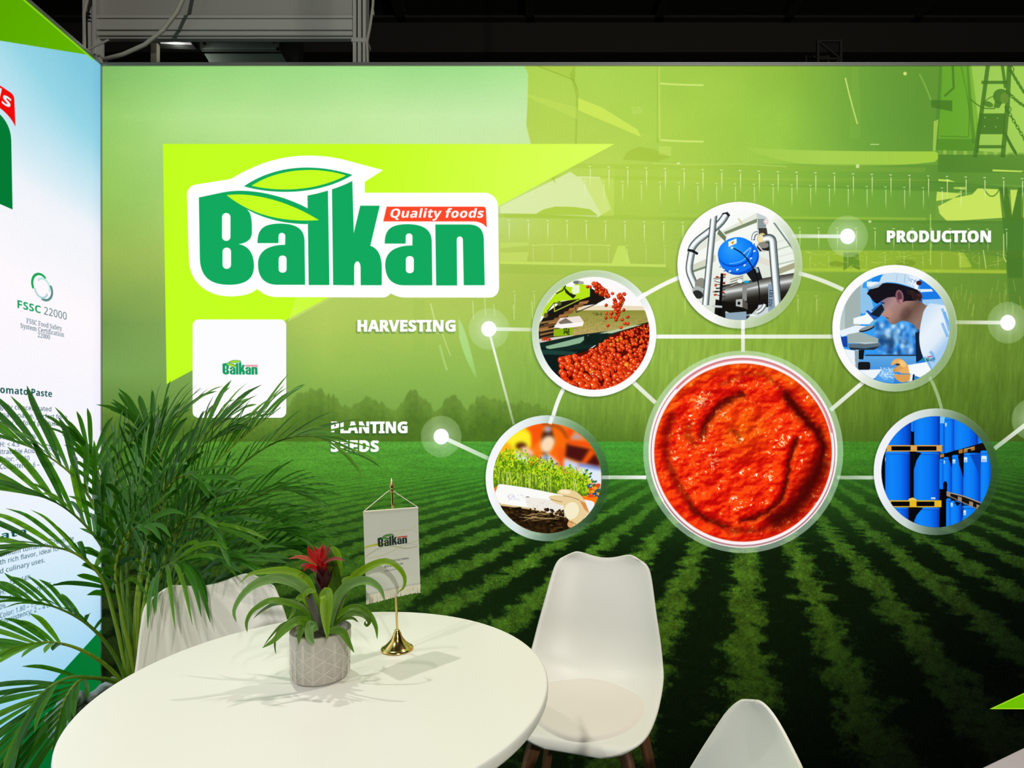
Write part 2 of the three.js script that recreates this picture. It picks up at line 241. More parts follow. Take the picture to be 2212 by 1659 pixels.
function plant(g) {
  const r = rng(23);
  const gr = g.createLinearGradient(200, 100, 900, 1500); gr.addColorStop(0, '#ffffff'); gr.addColorStop(0.45, '#f4f8f0'); gr.addColorStop(1, '#cfd8c8'); g.fillStyle = gr; g.fillRect(0, 0, 1700, 1700);
  poly(g, [[150, 640], [1050, 170], [1060, 250], [160, 740]], '#e6eadc'); poly(g, [[620, 420], [1060, 240], [1060, 290], [640, 450]], '#7d8a6a'); poly(g, [[560, 380], [650, 480], [640, 540], [540, 440]], '#6e7a60'); stroke(g, [[800, 250], [850, 320]], 18, '#d6cf92');
  poly(g, [[150, 860], [520, 700], [520, 780], [180, 930]], '#d3d9c4'); stroke(g, [[200, 920], [400, 850]], 26, '#7d8a70');
  poly(g, [[1240, 300], [1500, 640], [1500, 1000], [1260, 900]], '#eef4ea'); for (let i = 0; i < 5; i++) stroke(g, [[1240, 560 + i * 90], [1500, 470 + i * 100]], 16, i % 2 ? '#b9c7b4' : '#dfe7da'); stroke(g, [[1240, 300], [1500, 660]], 24, '#7b8c84'); stroke(g, [[1256, 300], [1510, 650]], 8, '#f5fbf8');
  poly(g, [[1270, 880], [1510, 790], [1510, 860], [1280, 950]], '#a8a886');
  // big dark vessel lying across
  g.save(); g.translate(1060, 1160); g.rotate(-0.17);
  const v = g.createLinearGradient(0, -160, 0, 190); v.addColorStop(0, '#3a3830'); v.addColorStop(0.16, '#8a8b84'); v.addColorStop(0.26, '#e4e8e6'); v.addColorStop(0.36, '#7c7d78'); v.addColorStop(0.6, '#26221d'); v.addColorStop(1, '#0e0c0a');
  g.fillStyle = v; g.fillRect(-470, -160, 1000, 360); g.restore();
  poly(g, [[520, 1250], [660, 1280], [1060, 1330], [900, 1500], [500, 1500]], '#15130f');
  for (let i = 0; i < 7; i++) stroke(g, [[640 + i * 60, 1400 + r() * 60], [720 + i * 60, 1440 + r() * 60]], 24, ['#b9c6cc', '#7f9097', '#e8eff2'][i % 3]);
  poly(g, [[640, 1420], [900, 1400], [900, 1520], [640, 1520]], '#8ea7ba'); poly(g, [[1050, 1320], [1130, 1310], [1180, 1420], [1000, 1480]], '#cfd8dc'); shiny(g, [[1130, 1310], [1100, 1390], [1030, 1410]], 50);
  // pipes
  shiny(g, [[650, 200], [600, 300], [420, 430], [250, 560], [215, 640]], 92); stroke(g, [[600, 190], [650, 175], [690, 220]], 30, '#1c2022'); stroke(g, [[170, 640], [230, 650], [300, 690]], 30, '#15181a');
  shiny(g, [[225, 670], [200, 780], [190, 900], [230, 1000], [290, 1130]], 88); oval(g, 330, 1060, 62, 78, '#8d8d80', 0.5); oval(g, 300, 1150, 70, 60, '#aeb4b2', 0.4); oval(g, 300, 1190, 66, 50, '#2a2c2c', 0.4);
  shiny(g, [[500, 200], [455, 640], [395, 1320]], 84); shiny(g, [[515, 820], [495, 1420]], 52); stroke(g, [[600, 930], [570, 1440]], 34, '#0d0d0e'); shiny(g, [[650, 940], [610, 1460]], 34, ['#4a4c46', '#b6b7ac', '#f0efe6', '#ffffff']); shiny(g, [[760, 930], [735, 1500]], 26);
  for (const [x, y] of [[520, 1080], [622, 1052], [612, 1165], [512, 1195], [540, 975], [632, 945]]) oval(g, x, y, 16, 14, '#e8431f');
  for (let i = 0; i < 10; i++) { const y = 940 + r() * 260; smooth(g, [[470 + r() * 60, y], [560, y + 60 * (r() - 0.5)], [640, y + 80 * (r() - 0.5)]], 7, '#101214'); }
  poly(g, [[480, 1320], [600, 1330], [600, 1355], [480, 1350]], '#c9d0d0');
  for (let i = 0; i < 8; i++) stroke(g, [[700, 990 + i * 16], [860, 950 + i * 12]], 7, i % 2 ? '#4a4436' : '#d8d6c4'); oval(g, 820, 1025, 34, 26, '#f4fbfa'); oval(g, 900, 1035, 36, 16, '#16a3cf');
  // valve block on the right
  poly(g, [[1030, 180], [1110, 175], [1160, 260], [1130, 400], [1030, 400]], '#c6d0d0'); for (let i = 0; i < 7; i++) for (let j = 0; j < 6; j++) oval(g, 1050 + j * 17, 265 + i * 18, 6, 7, '#2c3a3c'); oval(g, 1145, 290, 32, 34, '#f2f2f0'); g.beginPath(); g.arc(1145, 290, 22, 0, 7); g.lineWidth = 5; g.strokeStyle = '#d98a90'; g.stroke();
  poly(g, [[1050, 370], [1150, 370], [1190, 640], [1060, 660]], '#3c3a32'); shiny(g, [[1120, 360], [1130, 460]], 44); oval(g, 1090, 500, 58, 70, '#d5c68a', 0.2); oval(g, 1082, 500, 40, 48, '#f1e4b0', 0.2); oval(g, 1120, 600, 90, 60, '#25211c'); oval(g, 1110, 580, 70, 40, '#8c8a80'); stroke(g, [[1040, 580], [1100, 650], [1180, 660]], 14, '#dfe3e2'); shiny(g, [[985, 520], [980, 430], [1040, 430]], 46);
  poly(g, [[1020, 700], [1190, 770], [1190, 840], [1010, 790]], '#e2ded0');
  poly(g, [[880, 900], [1050, 850], [1100, 1000], [980, 1040]], '#1a1b1c'); stroke(g, [[960, 800], [1030, 880], [1040, 920]], 30, '#8faab9');
  shiny(g, [[1120, 510], [1215, 470], [1230, 620], [1290, 1380]], 104);
  poly(g, [[1170, 1060], [1215, 1060], [1250, 1360], [1170, 1420]], '#8ba0b4'); g.save(); g.translate(1186, 1130); g.rotate(Math.PI / 2 + 0.05); g.font = 'bold 58px sans-serif'; g.fillStyle = '#1d2430'; g.fillText('L03 32V', 0, 0); g.restore();
  poly(g, [[850, 1080], [1050, 1030], [1060, 1075], [905, 1120], [905, 1270], [850, 1270]], '#8d8d8a'); poly(g, [[770, 1250], [850, 1240], [915, 1300], [915, 1380], [850, 1350], [770, 1330]], '#57524a'); poly(g, [[770, 1255], [852, 1245], [852, 1350], [770, 1335]], '#b6b9b6'); oval(g, 808, 1298, 18, 20, '#101010');
  // blue dome
  g.save(); g.translate(792, 700); g.rotate(-0.32);
  oval(g, 8, 34, 248, 216, '#0a4fc4'); oval(g, 0, 10, 246, 206, '#1277f2'); oval(g, -14, -36, 224, 176, '#0a52cc');
  const dm = g.createRadialGradient(-50, -110, 20, -10, -50, 260); dm.addColorStop(0, '#2fa0ff'); dm.addColorStop(0.7, '#0f80fa'); dm.addColorStop(1, '#0a66e0'); oval(g, -14, -52, 218, 168, dm);
  g.restore();
  smooth(g, [[690, 810], [830, 800], [930, 700], [960, 610]], 10, 'rgba(150,205,255,0.8)'); stroke(g, [[860, 690], [950, 610]], 16, 'rgba(230,245,255,0.55)');
  for (const [x, y] of [[570, 842], [620, 890], [697, 906], [790, 886], [880, 832], [957, 748], [1000, 658], [990, 560], [985, 505]]) { oval(g, x, y, 15, 15, '#f4fbff'); oval(g, x + 6, y + 8, 10, 7, '#0d45a0'); }
  poly(g, [[676, 540], [778, 496], [780, 556], [680, 602]], '#f7f9f4'); poly(g, [[702, 548], [756, 526], [732, 574]], '#f0b41e'); stroke(g, [[731, 540], [731, 556]], 6, '#2a2006');
  smooth(g, [[722, 612], [840, 660], [960, 820], [1040, 980], [1066, 1200], [1062, 1260]], 13, '#0a0e14'); oval(g, 722, 614, 16, 14, '#dfe9ef');
}
function laboratory(g) {
  const r = rng(37);
  const gr = g.createLinearGradient(300, 200, 1400, 1300); gr.addColorStop(0, '#2f9af0'); gr.addColorStop(0.4, '#3aa0f4'); gr.addColorStop(1, '#1c74d8'); g.fillStyle = gr; g.fillRect(0, 0, 1700, 1700);
  poly(g, [[150, 200], [480, 180], [420, 420], [420, 820], [150, 900]], '#b9c9c6'); poly(g, [[230, 420], [420, 300], [420, 840], [230, 840]], '#a3b3b0'); poly(g, [[420, 320], [500, 330], [560, 480], [600, 640], [420, 640]], '#8fc4ea');
  poly(g, [[500, 250], [640, 240], [640, 300], [500, 310]], '#eaf4fb'); poly(g, [[560, 200], [700, 140], [660, 250], [560, 250]], '#1c86ec');
  poly(g, [[1160, 210], [1330, 340], [1460, 480], [1480, 540], [1160, 470]], '#1a7ae4'); poly(g, [[1130, 340], [1300, 340], [1320, 370], [1140, 380]], '#e3f0fa'); poly(g, [[1180, 470], [1440, 460], [1500, 540], [1200, 540]], '#9cc9f2');
  g.filter = 'blur(3px)';
  for (let i = 0; i < 150; i++) { const x = 600 + r() * 540, y = 720 + r() * 400; g.fillStyle = ['rgba(20,70,150,.5)', 'rgba(10,40,90,.45)', 'rgba(120,190,245,.55)', 'rgba(200,235,255,.5)'][i % 4]; g.fillRect(x, y, 22 + r() * 36, 24 + r() * 70); }
  for (const [x, y] of [[686, 790], [826, 800], [935, 800], [940, 1040], [1050, 1090], [770, 850], [890, 860]]) oval(g, x, y, 20, 26, 'rgba(235,250,255,.85)'); oval(g, 860, 920, 36, 140, 'rgba(150,215,245,.55)', 0.1); oval(g, 790, 1000, 60, 60, 'rgba(15,40,70,.6)'); oval(g, 700, 970, 50, 70, 'rgba(15,45,90,.55)');
  g.filter = 'none'; g.fillStyle = '#2a3a50'; g.fillRect(480, 1150, 640, 18); const ta = g.createLinearGradient(0, 1168, 0, 1500); ta.addColorStop(0, '#5fa8e4'); ta.addColorStop(1, '#2f80d8'); g.fillStyle = ta; g.fillRect(200, 1168, 920, 400);
  poly(g, [[1100, 880], [1160, 860], [1190, 1200], [1110, 1250]], '#12233c');
  // microscope
  poly(g, [[150, 860], [360, 790], [520, 800], [440, 860], [190, 930]], '#e9f3fb'); poly(g, [[180, 930], [256, 925], [262, 1060], [200, 1050]], '#1743a6'); poly(g, [[256, 900], [420, 870], [640, 950], [640, 1010], [270, 1010]], '#9fb0ac');
  poly(g, [[335, 700], [480, 660], [500, 630], [590, 720], [530, 775], [335, 772]], '#f4f9fd'); poly(g, [[488, 612], [510, 600], [640, 690], [600, 735]], '#2155b6'); poly(g, [[540, 650], [680, 520], [720, 590], [650, 690]], '#14202e'); stroke(g, [[560, 610], [660, 530]], 22, '#2f66b4');
  poly(g, [[520, 780], [600, 715], [650, 715], [560, 790]], '#6ab6e2');
  g.save(); g.translate(500, 830); g.rotate(-0.32); oval(g, 0, 0, 100, 28, '#1a1f24'); oval(g, 0, -10, 92, 20, '#8b969c'); g.restore();
  shiny(g, [[465, 870], [462, 985]], 52); shiny(g, [[520, 850], [575, 950]], 48); shiny(g, [[570, 830], [640, 910]], 46); shiny(g, [[500, 850], [520, 910]], 40);
  poly(g, [[270, 1020], [480, 1010], [670, 1005], [668, 1045], [480, 1070], [280, 1065]], '#5c6f7c'); poly(g, [[320, 1000], [560, 995], [660, 1005], [480, 1020]], '#b9ccd4'); poly(g, [[280, 1062], [480, 1072], [660, 1046], [590, 1090], [300, 1090]], '#22303a');
  poly(g, [[360, 1090], [400, 1090], [395, 1300], [355, 1290]], '#b9cbd4'); poly(g, [[400, 1095], [470, 1090], [455, 1210], [400, 1205]], '#11161b'); oval(g, 325, 1220, 36, 36, '#171c20'); g.fillStyle = '#15191d'; g.beginPath(); g.roundRect(390, 1240, 152, 96, 24); g.fill(); for (let i = 0; i < 5; i++) stroke(g, [[398, 1260 + i * 14], [536, 1258 + i * 14]], 3, '#3d464c');
  poly(g, [[220, 1080], [350, 1100], [360, 1300], [400, 1340], [690, 1330], [600, 1440], [400, 1500], [230, 1300]], '#eef5fb'); poly(g, [[355, 1100], [395, 1100], [395, 1330], [360, 1300]], '#8da3ad'); g.fillStyle = '#15191d'; g.beginPath(); g.roundRect(392, 1242, 148, 94, 24); g.fill(); poly(g, [[400, 1095], [470, 1090], [455, 1210], [400, 1205]], '#11161b');
  poly(g, [[600, 1440], [700, 1330], [830, 1320], [860, 1400], [830, 1500], [640, 1480]], '#4f9fe8'); for (let i = 0; i < 40; i++) stroke(g, [[640 + r() * 220, 1300 + r() * 160], [660 + r() * 220, 1300 + r() * 160]], 5, 'rgba(225,245,255,.7)');
  // person: coat, neck, face, hair, cap, hand
  poly(g, [[960, 560], [1220, 540], [1240, 640], [1150, 860], [1060, 760], [950, 730]], '#7a5f58');
  g.beginPath(); g.moveTo(690, 480); g.bezierCurveTo(700, 560, 720, 580, 715, 610); g.bezierCurveTo(690, 640, 660, 660, 690, 672); g.bezierCurveTo(720, 676, 735, 690, 742, 700); g.bezierCurveTo(770, 730, 775, 750, 800, 772); g.bezierCurveTo(860, 790, 880, 740, 960, 725); g.bezierCurveTo(1010, 720, 1060, 760, 1150, 850); g.lineTo(1240, 545); g.lineTo(1120, 470); g.lineTo(960, 330); g.lineTo(760, 330); g.closePath();
  const sk = g.createLinearGradient(690, 420, 1100, 760); sk.addColorStop(0, '#7c6478'); sk.addColorStop(0.3, '#b08a86'); sk.addColorStop(0.55, '#9a766c'); sk.addColorStop(0.75, '#6e5248'); sk.addColorStop(1, '#8f7468'); g.fillStyle = sk; g.fill();
  g.filter = 'blur(4px)'; oval(g, 770, 640, 40, 60, 'rgba(215,150,120,.4)', -0.4); oval(g, 702, 652, 18, 14, 'rgba(225,140,90,.6)'); oval(g, 980, 640, 60, 90, 'rgba(60,40,36,.35)', 0.5); g.filter = 'none'; stroke(g, [[735, 690], [775, 705]], 9, '#5a3030'); stroke(g, [[670, 508], [720, 515]], 14, '#2a1a20');
  g.beginPath(); g.moveTo(500, 400); g.bezierCurveTo(560, 280, 700, 240, 900, 280); g.lineTo(1110, 340); g.bezierCurveTo(1200, 400, 1200, 470, 1130, 470); g.bezierCurveTo(1060, 500, 980, 470, 950, 500); g.bezierCurveTo(900, 470, 860, 420, 800, 440); g.bezierCurveTo(720, 440, 680, 500, 630, 520); g.bezierCurveTo(560, 500, 560, 430, 500, 400); g.fillStyle = '#17131c'; g.fill();
  oval(g, 1150, 430, 34, 40, '#4a2528'); for (let i = 0; i < 60; i++) smooth(g, [[980 + r() * 180, 350 + r() * 60], [1040 + r() * 120, 400 + r() * 40], [1060 + r() * 130, 440 + r() * 60]], 4, ['#2a1c20', '#51302c', '#0f0c10'][i % 3]);
  oval(g, 905, 435, 50, 86, '#8d5c66', -0.15); oval(g, 905, 430, 28, 56, '#5a3542', -0.15); oval(g, 920, 490, 22, 28, '#a97780');
  g.beginPath(); g.moveTo(498, 330); g.bezierCurveTo(540, 300, 600, 290, 660, 245); g.bezierCurveTo(680, 170, 700, 140, 820, 130); g.bezierCurveTo(980, 120, 1100, 160, 1150, 220); g.bezierCurveTo(1150, 260, 1130, 330, 1110, 345); g.bezierCurveTo(1000, 290, 860, 250, 740, 255); g.bezierCurveTo(660, 280, 600, 320, 560, 335); g.closePath(); g.fillStyle = '#c7dff2'; g.fill();
  poly(g, [[498, 330], [600, 300], [720, 250], [640, 320], [560, 340]], '#9fb9cc'); stroke(g, [[880, 150], [860, 250]], 6, '#9cbdd8'); stroke(g, [[975, 150], [965, 270]], 6, '#8fb2d0'); poly(g, [[1020, 170], [1150, 210], [1130, 320], [1040, 270]], '#e4f0fa'); for (let i = 0; i < 14; i++) stroke(g, [[1000 + r() * 130, 170 + r() * 100], [1010 + r() * 130, 200 + r() * 110]], 9, i % 2 ? '#8db4d8' : '#f5faff'); oval(g, 1145, 265, 34, 30, '#4a1c26'); poly(g, [[1100, 290], [1140, 290], [1130, 350], [1090, 330]], '#f2f7fb');
  g.beginPath(); g.moveTo(1200, 620); g.bezierCurveTo(1230, 560, 1260, 520, 1290, 515); g.lineTo(1500, 545); g.lineTo(1560, 900); g.lineTo(1540, 1300); g.lineTo(1300, 1480); g.lineTo(1240, 1260); g.lineTo(1180, 1140); g.bezierCurveTo(1130, 980, 1140, 860, 1200, 620); const co = g.createLinearGradient(1150, 700, 1500, 1000); co.addColorStop(0, '#cfe3f6'); co.addColorStop(0.4, '#e9f2fb'); co.addColorStop(0.75, '#dfecf8'); co.addColorStop(1, '#a9cdf0'); g.fillStyle = co; g.fill();
  for (const p of [[[1430, 580], [1480, 700], [1520, 860]], [[1280, 1110], [1340, 1160], [1320, 1240]], [[1430, 760], [1470, 860], [1500, 930]], [[1210, 1180], [1300, 1290], [1290, 1400]], [[1460, 620], [1500, 760], [1540, 800]]]) smooth(g, p, 34, 'rgba(90,160,230,.6)');
  g.save(); g.translate(1196, 1236); g.rotate(-0.22); g.font = 'bold 62px sans-serif'; g.fillStyle = '#1f8f7c'; g.fillText('Bal', -8, 0); g.fillStyle = '#155f74'; g.fillText('kan', 44, 14); g.fillStyle = '#c8407c'; g.fillRect(60, -48, 66, 12); g.restore();
  poly(g, [[1000, 1280], [1240, 1240], [1330, 1400], [1150, 1430], [1020, 1380]], '#f6fafd'); poly(g, [[1040, 1400], [1090, 1390], [1085, 1460], [1060, 1500]], '#0f2740'); poly(g, [[990, 1400], [1070, 1390], [1060, 1480], [1000, 1480]], '#eef4fa');
  g.beginPath(); g.moveTo(1010, 1290); g.bezierCurveTo(960, 1200, 900, 1180, 840, 1210); g.bezierCurveTo(800, 1240, 790, 1280, 810, 1285); g.bezierCurveTo(840, 1260, 870, 1250, 900, 1262); g.bezierCurveTo(900, 1300, 830, 1320, 820, 1350); g.bezierCurveTo(830, 1380, 900, 1340, 920, 1380); g.lineTo(1030, 1385); g.closePath(); g.fillStyle = '#e9b062'; g.fill();
  for (let i = 0; i < 4; i++) smooth(g, [[900 + i * 16, 1262 + i * 18], [860 + i * 10, 1290 + i * 18], [826, 1340 + i * 6]], 5, '#b9772f'); oval(g, 940, 1260, 50, 34, 'rgba(255,215,140,.6)', 0.6); oval(g, 882, 1272, 30, 12, '#4a2c24');
  g.beginPath(); g.moveTo(1040, 1390); g.bezierCurveTo(940, 1400, 860, 1390, 830, 1400); g.bezierCurveTo(850, 1450, 900, 1500, 960, 1490); g.lineTo(1030, 1470); g.closePath(); g.fillStyle = '#dba056'; g.fill();
}
function seedlings(g) {
  const r = rng(51);
  g.fillStyle = '#ff7a12'; g.fillRect(0, 0, 1700, 1700); g.filter = 'blur(5px)';
  poly(g, [[100, 100], [640, 150], [660, 420], [400, 560], [100, 560]], '#fbd512'); oval(g, 480, 340, 190, 120, '#fff02a'); oval(g, 300, 460, 120, 90, '#f8b81c'); oval(g, 520, 420, 70, 46, '#59260c'); oval(g, 590, 500, 90, 60, '#f6c9a8', 0.6);
  poly(g, [[560, 180], [830, 130], [760, 330], [650, 460], [640, 260]], '#f9560c'); poly(g, [[790, 240], [900, 180], [940, 380], [800, 560], [770, 300]], '#46200f'); oval(g, 850, 210, 50, 40, '#b9a8b4'); oval(g, 850, 400, 90, 110, '#fbdcb4', 0.5); poly(g, [[900, 180], [1080, 200], [1070, 380], [950, 520], [880, 660], [860, 560], [960, 340]], '#fb6a0a'); poly(g, [[960, 440], [1060, 440], [1050, 720], [1000, 740], [960, 560]], '#f85a10');
  poly(g, [[1080, 380], [1400, 460], [1520, 640], [1500, 700], [1060, 560]], '#4a1210'); poly(g, [[1080, 190], [1190, 220], [1110, 340], [1380, 370], [1420, 440], [1100, 400]], '#f4500f'); poly(g, [[1180, 250], [1320, 330], [1130, 340]], '#b8a6b0'); poly(g, [[1380, 440], [1440, 500], [1220, 750], [1190, 740]], '#fb5c08'); poly(g, [[1490, 640], [1530, 660], [1420, 770]], '#ff4a10');
  poly(g, [[440, 480], [560, 520], [620, 560], [600, 680], [440, 600]], '#dbe6f4'); poly(g, [[740, 560], [860, 520], [990, 640], [960, 700], [760, 680]], '#f1eef6'); poly(g, [[1050, 570], [1240, 640], [1200, 760], [1040, 720]], '#c9d7f4'); poly(g, [[1240, 640], [1530, 700], [1530, 960], [1200, 760]], '#e2ebf8'); stroke(g, [[1230, 650], [1520, 700]], 30, '#3f6fe0'); oval(g, 830, 560, 40, 22, '#4c6fe0');
  smooth(g, [[780, 145], [950, 160], [1060, 240], [1085, 330]], 18, '#4a1a12'); stroke(g, [[520, 515], [720, 570], [1000, 660]], 12, '#7c1f12');
  g.filter = 'none';
  for (let i = 0; i < 40; i++) oval(g, 1300 + r() * 200, 900 + r() * 140, 30, 20, ['#1c49b0', '#e4481a', '#2c6a30', '#f0a020'][i % 4]);
  poly(g, [[150, 600], [400, 590], [700, 680], [900, 740], [1250, 830], [1350, 940], [1330, 1040], [900, 1010], [560, 950], [240, 900], [160, 960]], '#5a7c14');
  const greens = ['#a8d418', '#8fc016', '#c8e824', '#6fa012', '#4f7d10', '#d8f02c', '#3f6a10'];
  for (let i = 0; i < 1300; i++) {
    const x = 150 + r() * 1210, top = 530 + Math.max(0, x - 400) * 0.24 + (r() - 0.5) * 90 + (x > 900 ? 40 : 0), base = 900 + (x - 200) * 0.12, y = lerp(base, top, Math.pow(r(), 0.7));
    const t = (r() - 0.5) * 2.2 - 1.57, l = 26 + r() * 42;
    smooth(g, [[x, y], [x + Math.cos(t) * l * 0.5, y + Math.sin(t) * l * 0.5], [x + Math.cos(t) * l + (r() - 0.5) * 20, y + Math.sin(t) * l]], 4 + r() * 5, greens[Math.floor(r() * 7)], 'round');
    if (i % 2) oval(g, x + Math.cos(t) * l, y + Math.sin(t) * l, 9 + r() * 13, 6 + r() * 6, greens[Math.floor(r() * 6)], r() * 3);
  }
  for (let i = 0; i < 60; i++) { const x = 220 + r() * 1000, y = 920 + (x - 200) * 0.1; smooth(g, [[x, y], [x + (r() - 0.5) * 30, y - 90], [x + (r() - 0.5) * 60, y - 200]], 7, ['#9cb83a', '#c9dc6a', '#56761c'][i % 3]); }
  for (const [x, y] of [[1330, 720], [1300, 770], [1370, 800], [1410, 860], [1440, 860], [1420, 900], [1380, 760]]) oval(g, x, y, 20, 12, '#2f6a4a', -0.7);
  poly(g, [[235, 905], [280, 890], [560, 930], [960, 1010], [1420, 1110], [1440, 1260], [1260, 1330], [880, 1250], [300, 1160], [210, 1090], [200, 990]], '#fbfbf8'); oval(g, 262, 930, 40, 40, '#fbfbf8');
  poly(g, [[560, 1045], [860, 1080], [1060, 1140], [1040, 1280], [600, 1180]], '#f1ece2'); for (let i = 0; i < 120; i++) { g.fillStyle = `rgba(70,50,20,${0.2 + r() * 0.5})`; g.fillRect(580 + r() * 460, 1090 + r() * 160, 5, 4); } for (let i = 0; i < 34; i++) { g.fillStyle = 'rgba(120,130,190,.5)'; g.fillRect(350 + r() * 200, 1010 + r() * 80, 14, 6); }
  stroke(g, [[580, 1048], [620, 1050]], 8, '#3a3a3a');
  poly(g, [[250, 1130], [600, 1180], [900, 1250], [1120, 1310], [1100, 1240], [1300, 1500], [900, 1600], [300, 1400]], '#d8c088'); poly(g, [[250, 1155], [600, 1200], [880, 1260], [1120, 1320], [1320, 1420], [1100, 1560], [700, 1560], [320, 1320]], '#241709');
  for (let i = 0; i < 260; i++) oval(g, 280 + r() * 900, 1180 + r() * 340, 12 + r() * 18, 8 + r() * 10, ['#3a2610', '#150d05', '#4a3214', '#2b1b0b'][i % 4]); for (let i = 0; i < 16; i++) stroke(g, [[480 + r() * 560, 1230 + r() * 90], [490 + r() * 560, 1260 + r() * 90]], 4, '#d8b878');
  // hand holding the tray
  g.beginPath(); g.moveTo(860, 1050); g.bezierCurveTo(900, 1020, 980, 1030, 1040, 1030); g.bezierCurveTo(960, 1010, 940, 1000, 990, 965); g.bezierCurveTo(1040, 940, 1120, 950, 1200, 985); g.bezierCurveTo(1290, 1040, 1330, 1130, 1360, 1240); g.lineTo(1180, 1440); g.bezierCurveTo(1110, 1430, 1080, 1380, 1110, 1340); g.bezierCurveTo(1080, 1300, 1040, 1220, 1040, 1150); g.bezierCurveTo(960, 1140, 890, 1110, 860, 1050); g.fillStyle = '#e9cf98'; g.fill();
  oval(g, 1140, 1220, 90, 110, 'rgba(250,244,214,.8)', 0.4); oval(g, 1060, 985, 70, 26, 'rgba(255,244,214,.7)', 0.1); smooth(g, [[1040, 1035], [1140, 1040], [1240, 1090]], 9, '#a8794a'); smooth(g, [[880, 1075], [960, 1100], [1030, 1110]], 7, '#8a6a44'); poly(g, [[1240, 1090], [1330, 1130], [1360, 1250], [1300, 1200]], '#d8904e'); oval(g, 1130, 1385, 40, 44, '#e0a868', 0.3); smooth(g, [[1100, 1350], [1160, 1360], [1200, 1390]], 8, '#a8703c'); poly(g, [[1300, 1080], [1400, 1100], [1430, 1180], [1360, 1240]], '#eef2f8');
}
function drums(g) {
  g.fillStyle = '#06080e'; g.fillRect(0, 0, 1700, 1700);
  const drum = (x0, x1, y0, y1, shade = 0, cap = true) => {
    const gr = g.createLinearGradient(x0, 0, x1, 0); gr.addColorStop(0, shade > 1 ? '#0f5fd0' : '#1276ee'); gr.addColorStop(0.25, '#0f86fb'); gr.addColorStop(0.6, '#0b77f2'); gr.addColorStop(0.86, '#0752d8'); gr.addColorStop(1, '#04308e');
    g.beginPath(); g.roundRect(x0, y0, x1 - x0, y1 - y0, [cap ? 26 : 0, cap ? 26 : 0, 22, 22]); g.fillStyle = gr; g.fill();
    if (cap) { stroke(g, [[x0 + 8, y0 + 34], [x1 - 8, y0 + 34]], 7, '#064bb8'); stroke(g, [[x0 + 8, y0 + 22], [x1 - 8, y0 + 22]], 5, '#3a9cff'); }
  };
  drum(120, 530, 60, 496, 0, false); drum(530, 575, 150, 330, 2, false); drum(570, 890, 60, 496, 0, false); drum(885, 950, 225, 600, 2, false); poly(g, [[890, 130], [960, 140], [945, 225], [888, 225]], '#7cc8f4'); drum(945, 1075, 150, 600, 0); drum(1065, 1360, 110, 560, 0, false); drum(1355, 1480, 300, 500, 2, false);
  poly(g, [[940, 600], [1120, 550], [1400, 470], [1470, 455], [1480, 560], [1160, 600], [940, 640]], '#0a0907');
  drum(212, 520, 570, 1180); drum(566, 888, 575, 1180); poly(g, [[566, 575], [660, 590], [600, 680], [566, 800]], '#06080e');
  drum(880, 940, 660, 1040, 2); drum(930, 1040, 640, 1090); drum(1036, 1180, 615, 1150); drum(1176, 1395, 590, 1230); drum(1388, 1540, 560, 1290);
  poly(g, [[990, 640], [1040, 640], [1036, 780]], '#06080e'); poly(g, [[1110, 620], [1185, 600], [1180, 900], [1130, 740]], '#06080e'); poly(g, [[1260, 610], [1395, 600], [1390, 940], [1340, 780]], '#0848b8'); poly(g, [[930, 960], [970, 960], [980, 1060], [930, 1060]], '#06080e'); oval(g, 956, 990, 24, 50, '#06080e');
  drum(200, 505, 1255, 1700); drum(566, 890, 1258, 1700); poly(g, [[566, 1258], [680, 1268], [600, 1360], [566, 1440]], '#06080e'); poly(g, [[500, 1250], [566, 1250], [580, 1700], [510, 1700]], '#06080e'); poly(g, [[890, 1040], [970, 1060], [970, 1700], [880, 1700]], '#020305');
  drum(965, 1030, 1150, 1700); drum(1018, 1160, 1180, 1700); drum(1160, 1400, 1240, 1700); poly(g, [[1060, 1180], [1150, 1210], [1100, 1250]], '#0a0d14'); poly(g, [[1140, 1300], [1180, 1250], [1170, 1420]], '#063488');
  const pallet = (x0, x1, y, h, c, d) => { g.fillStyle = c; g.fillRect(x0, y, x1 - x0, 16); g.fillRect(x0, y + h - 14, x1 - x0, 14); g.fillStyle = '#050403'; g.fillRect(x0, y + 16, x1 - x0, h - 30); for (const [a, b] of d) { g.fillStyle = c; g.fillRect(a, y + 10, b - a, h - 16); } };
  pallet(200, 918, 494, 80, '#dba54c', [[230, 290], [526, 606], [846, 916]]); pallet(240, 908, 1176, 86, '#e8b820', [[250, 285], [514, 600], [820, 908]]); poly(g, [[500, 1160], [550, 1140], [600, 1164], [600, 1180], [500, 1180]], '#e8c850');
  poly(g, [[1120, 560], [1460, 470], [1460, 540], [1120, 600]], '#120d08'); for (const [x, y] of [[1120, 555], [1270, 520], [1180, 545]]) poly(g, [[x, y], [x + 50, y - 14], [x + 50, y + 36], [x, y + 44]], '#a87434'); poly(g, [[890, 610], [940, 600], [940, 640], [890, 650]], '#b87a3c'); poly(g, [[1190, 540], [1300, 515], [1300, 530], [1190, 556]], '#c8a060');
  poly(g, [[965, 1065], [1170, 1120], [1390, 1200], [1380, 1290], [1150, 1200], [970, 1120]], '#17120d'); stroke(g, [[970, 1072], [1180, 1126], [1390, 1206]], 14, '#a89880'); stroke(g, [[980, 1115], [1160, 1196], [1350, 1280]], 12, '#8a7a62'); for (const [x, y] of [[970, 1072], [1110, 1125], [1250, 1185], [1340, 1225]]) poly(g, [[x, y], [x + 50, y + 16], [x + 46, y + 66], [x, y + 50]], '#9a8a74');
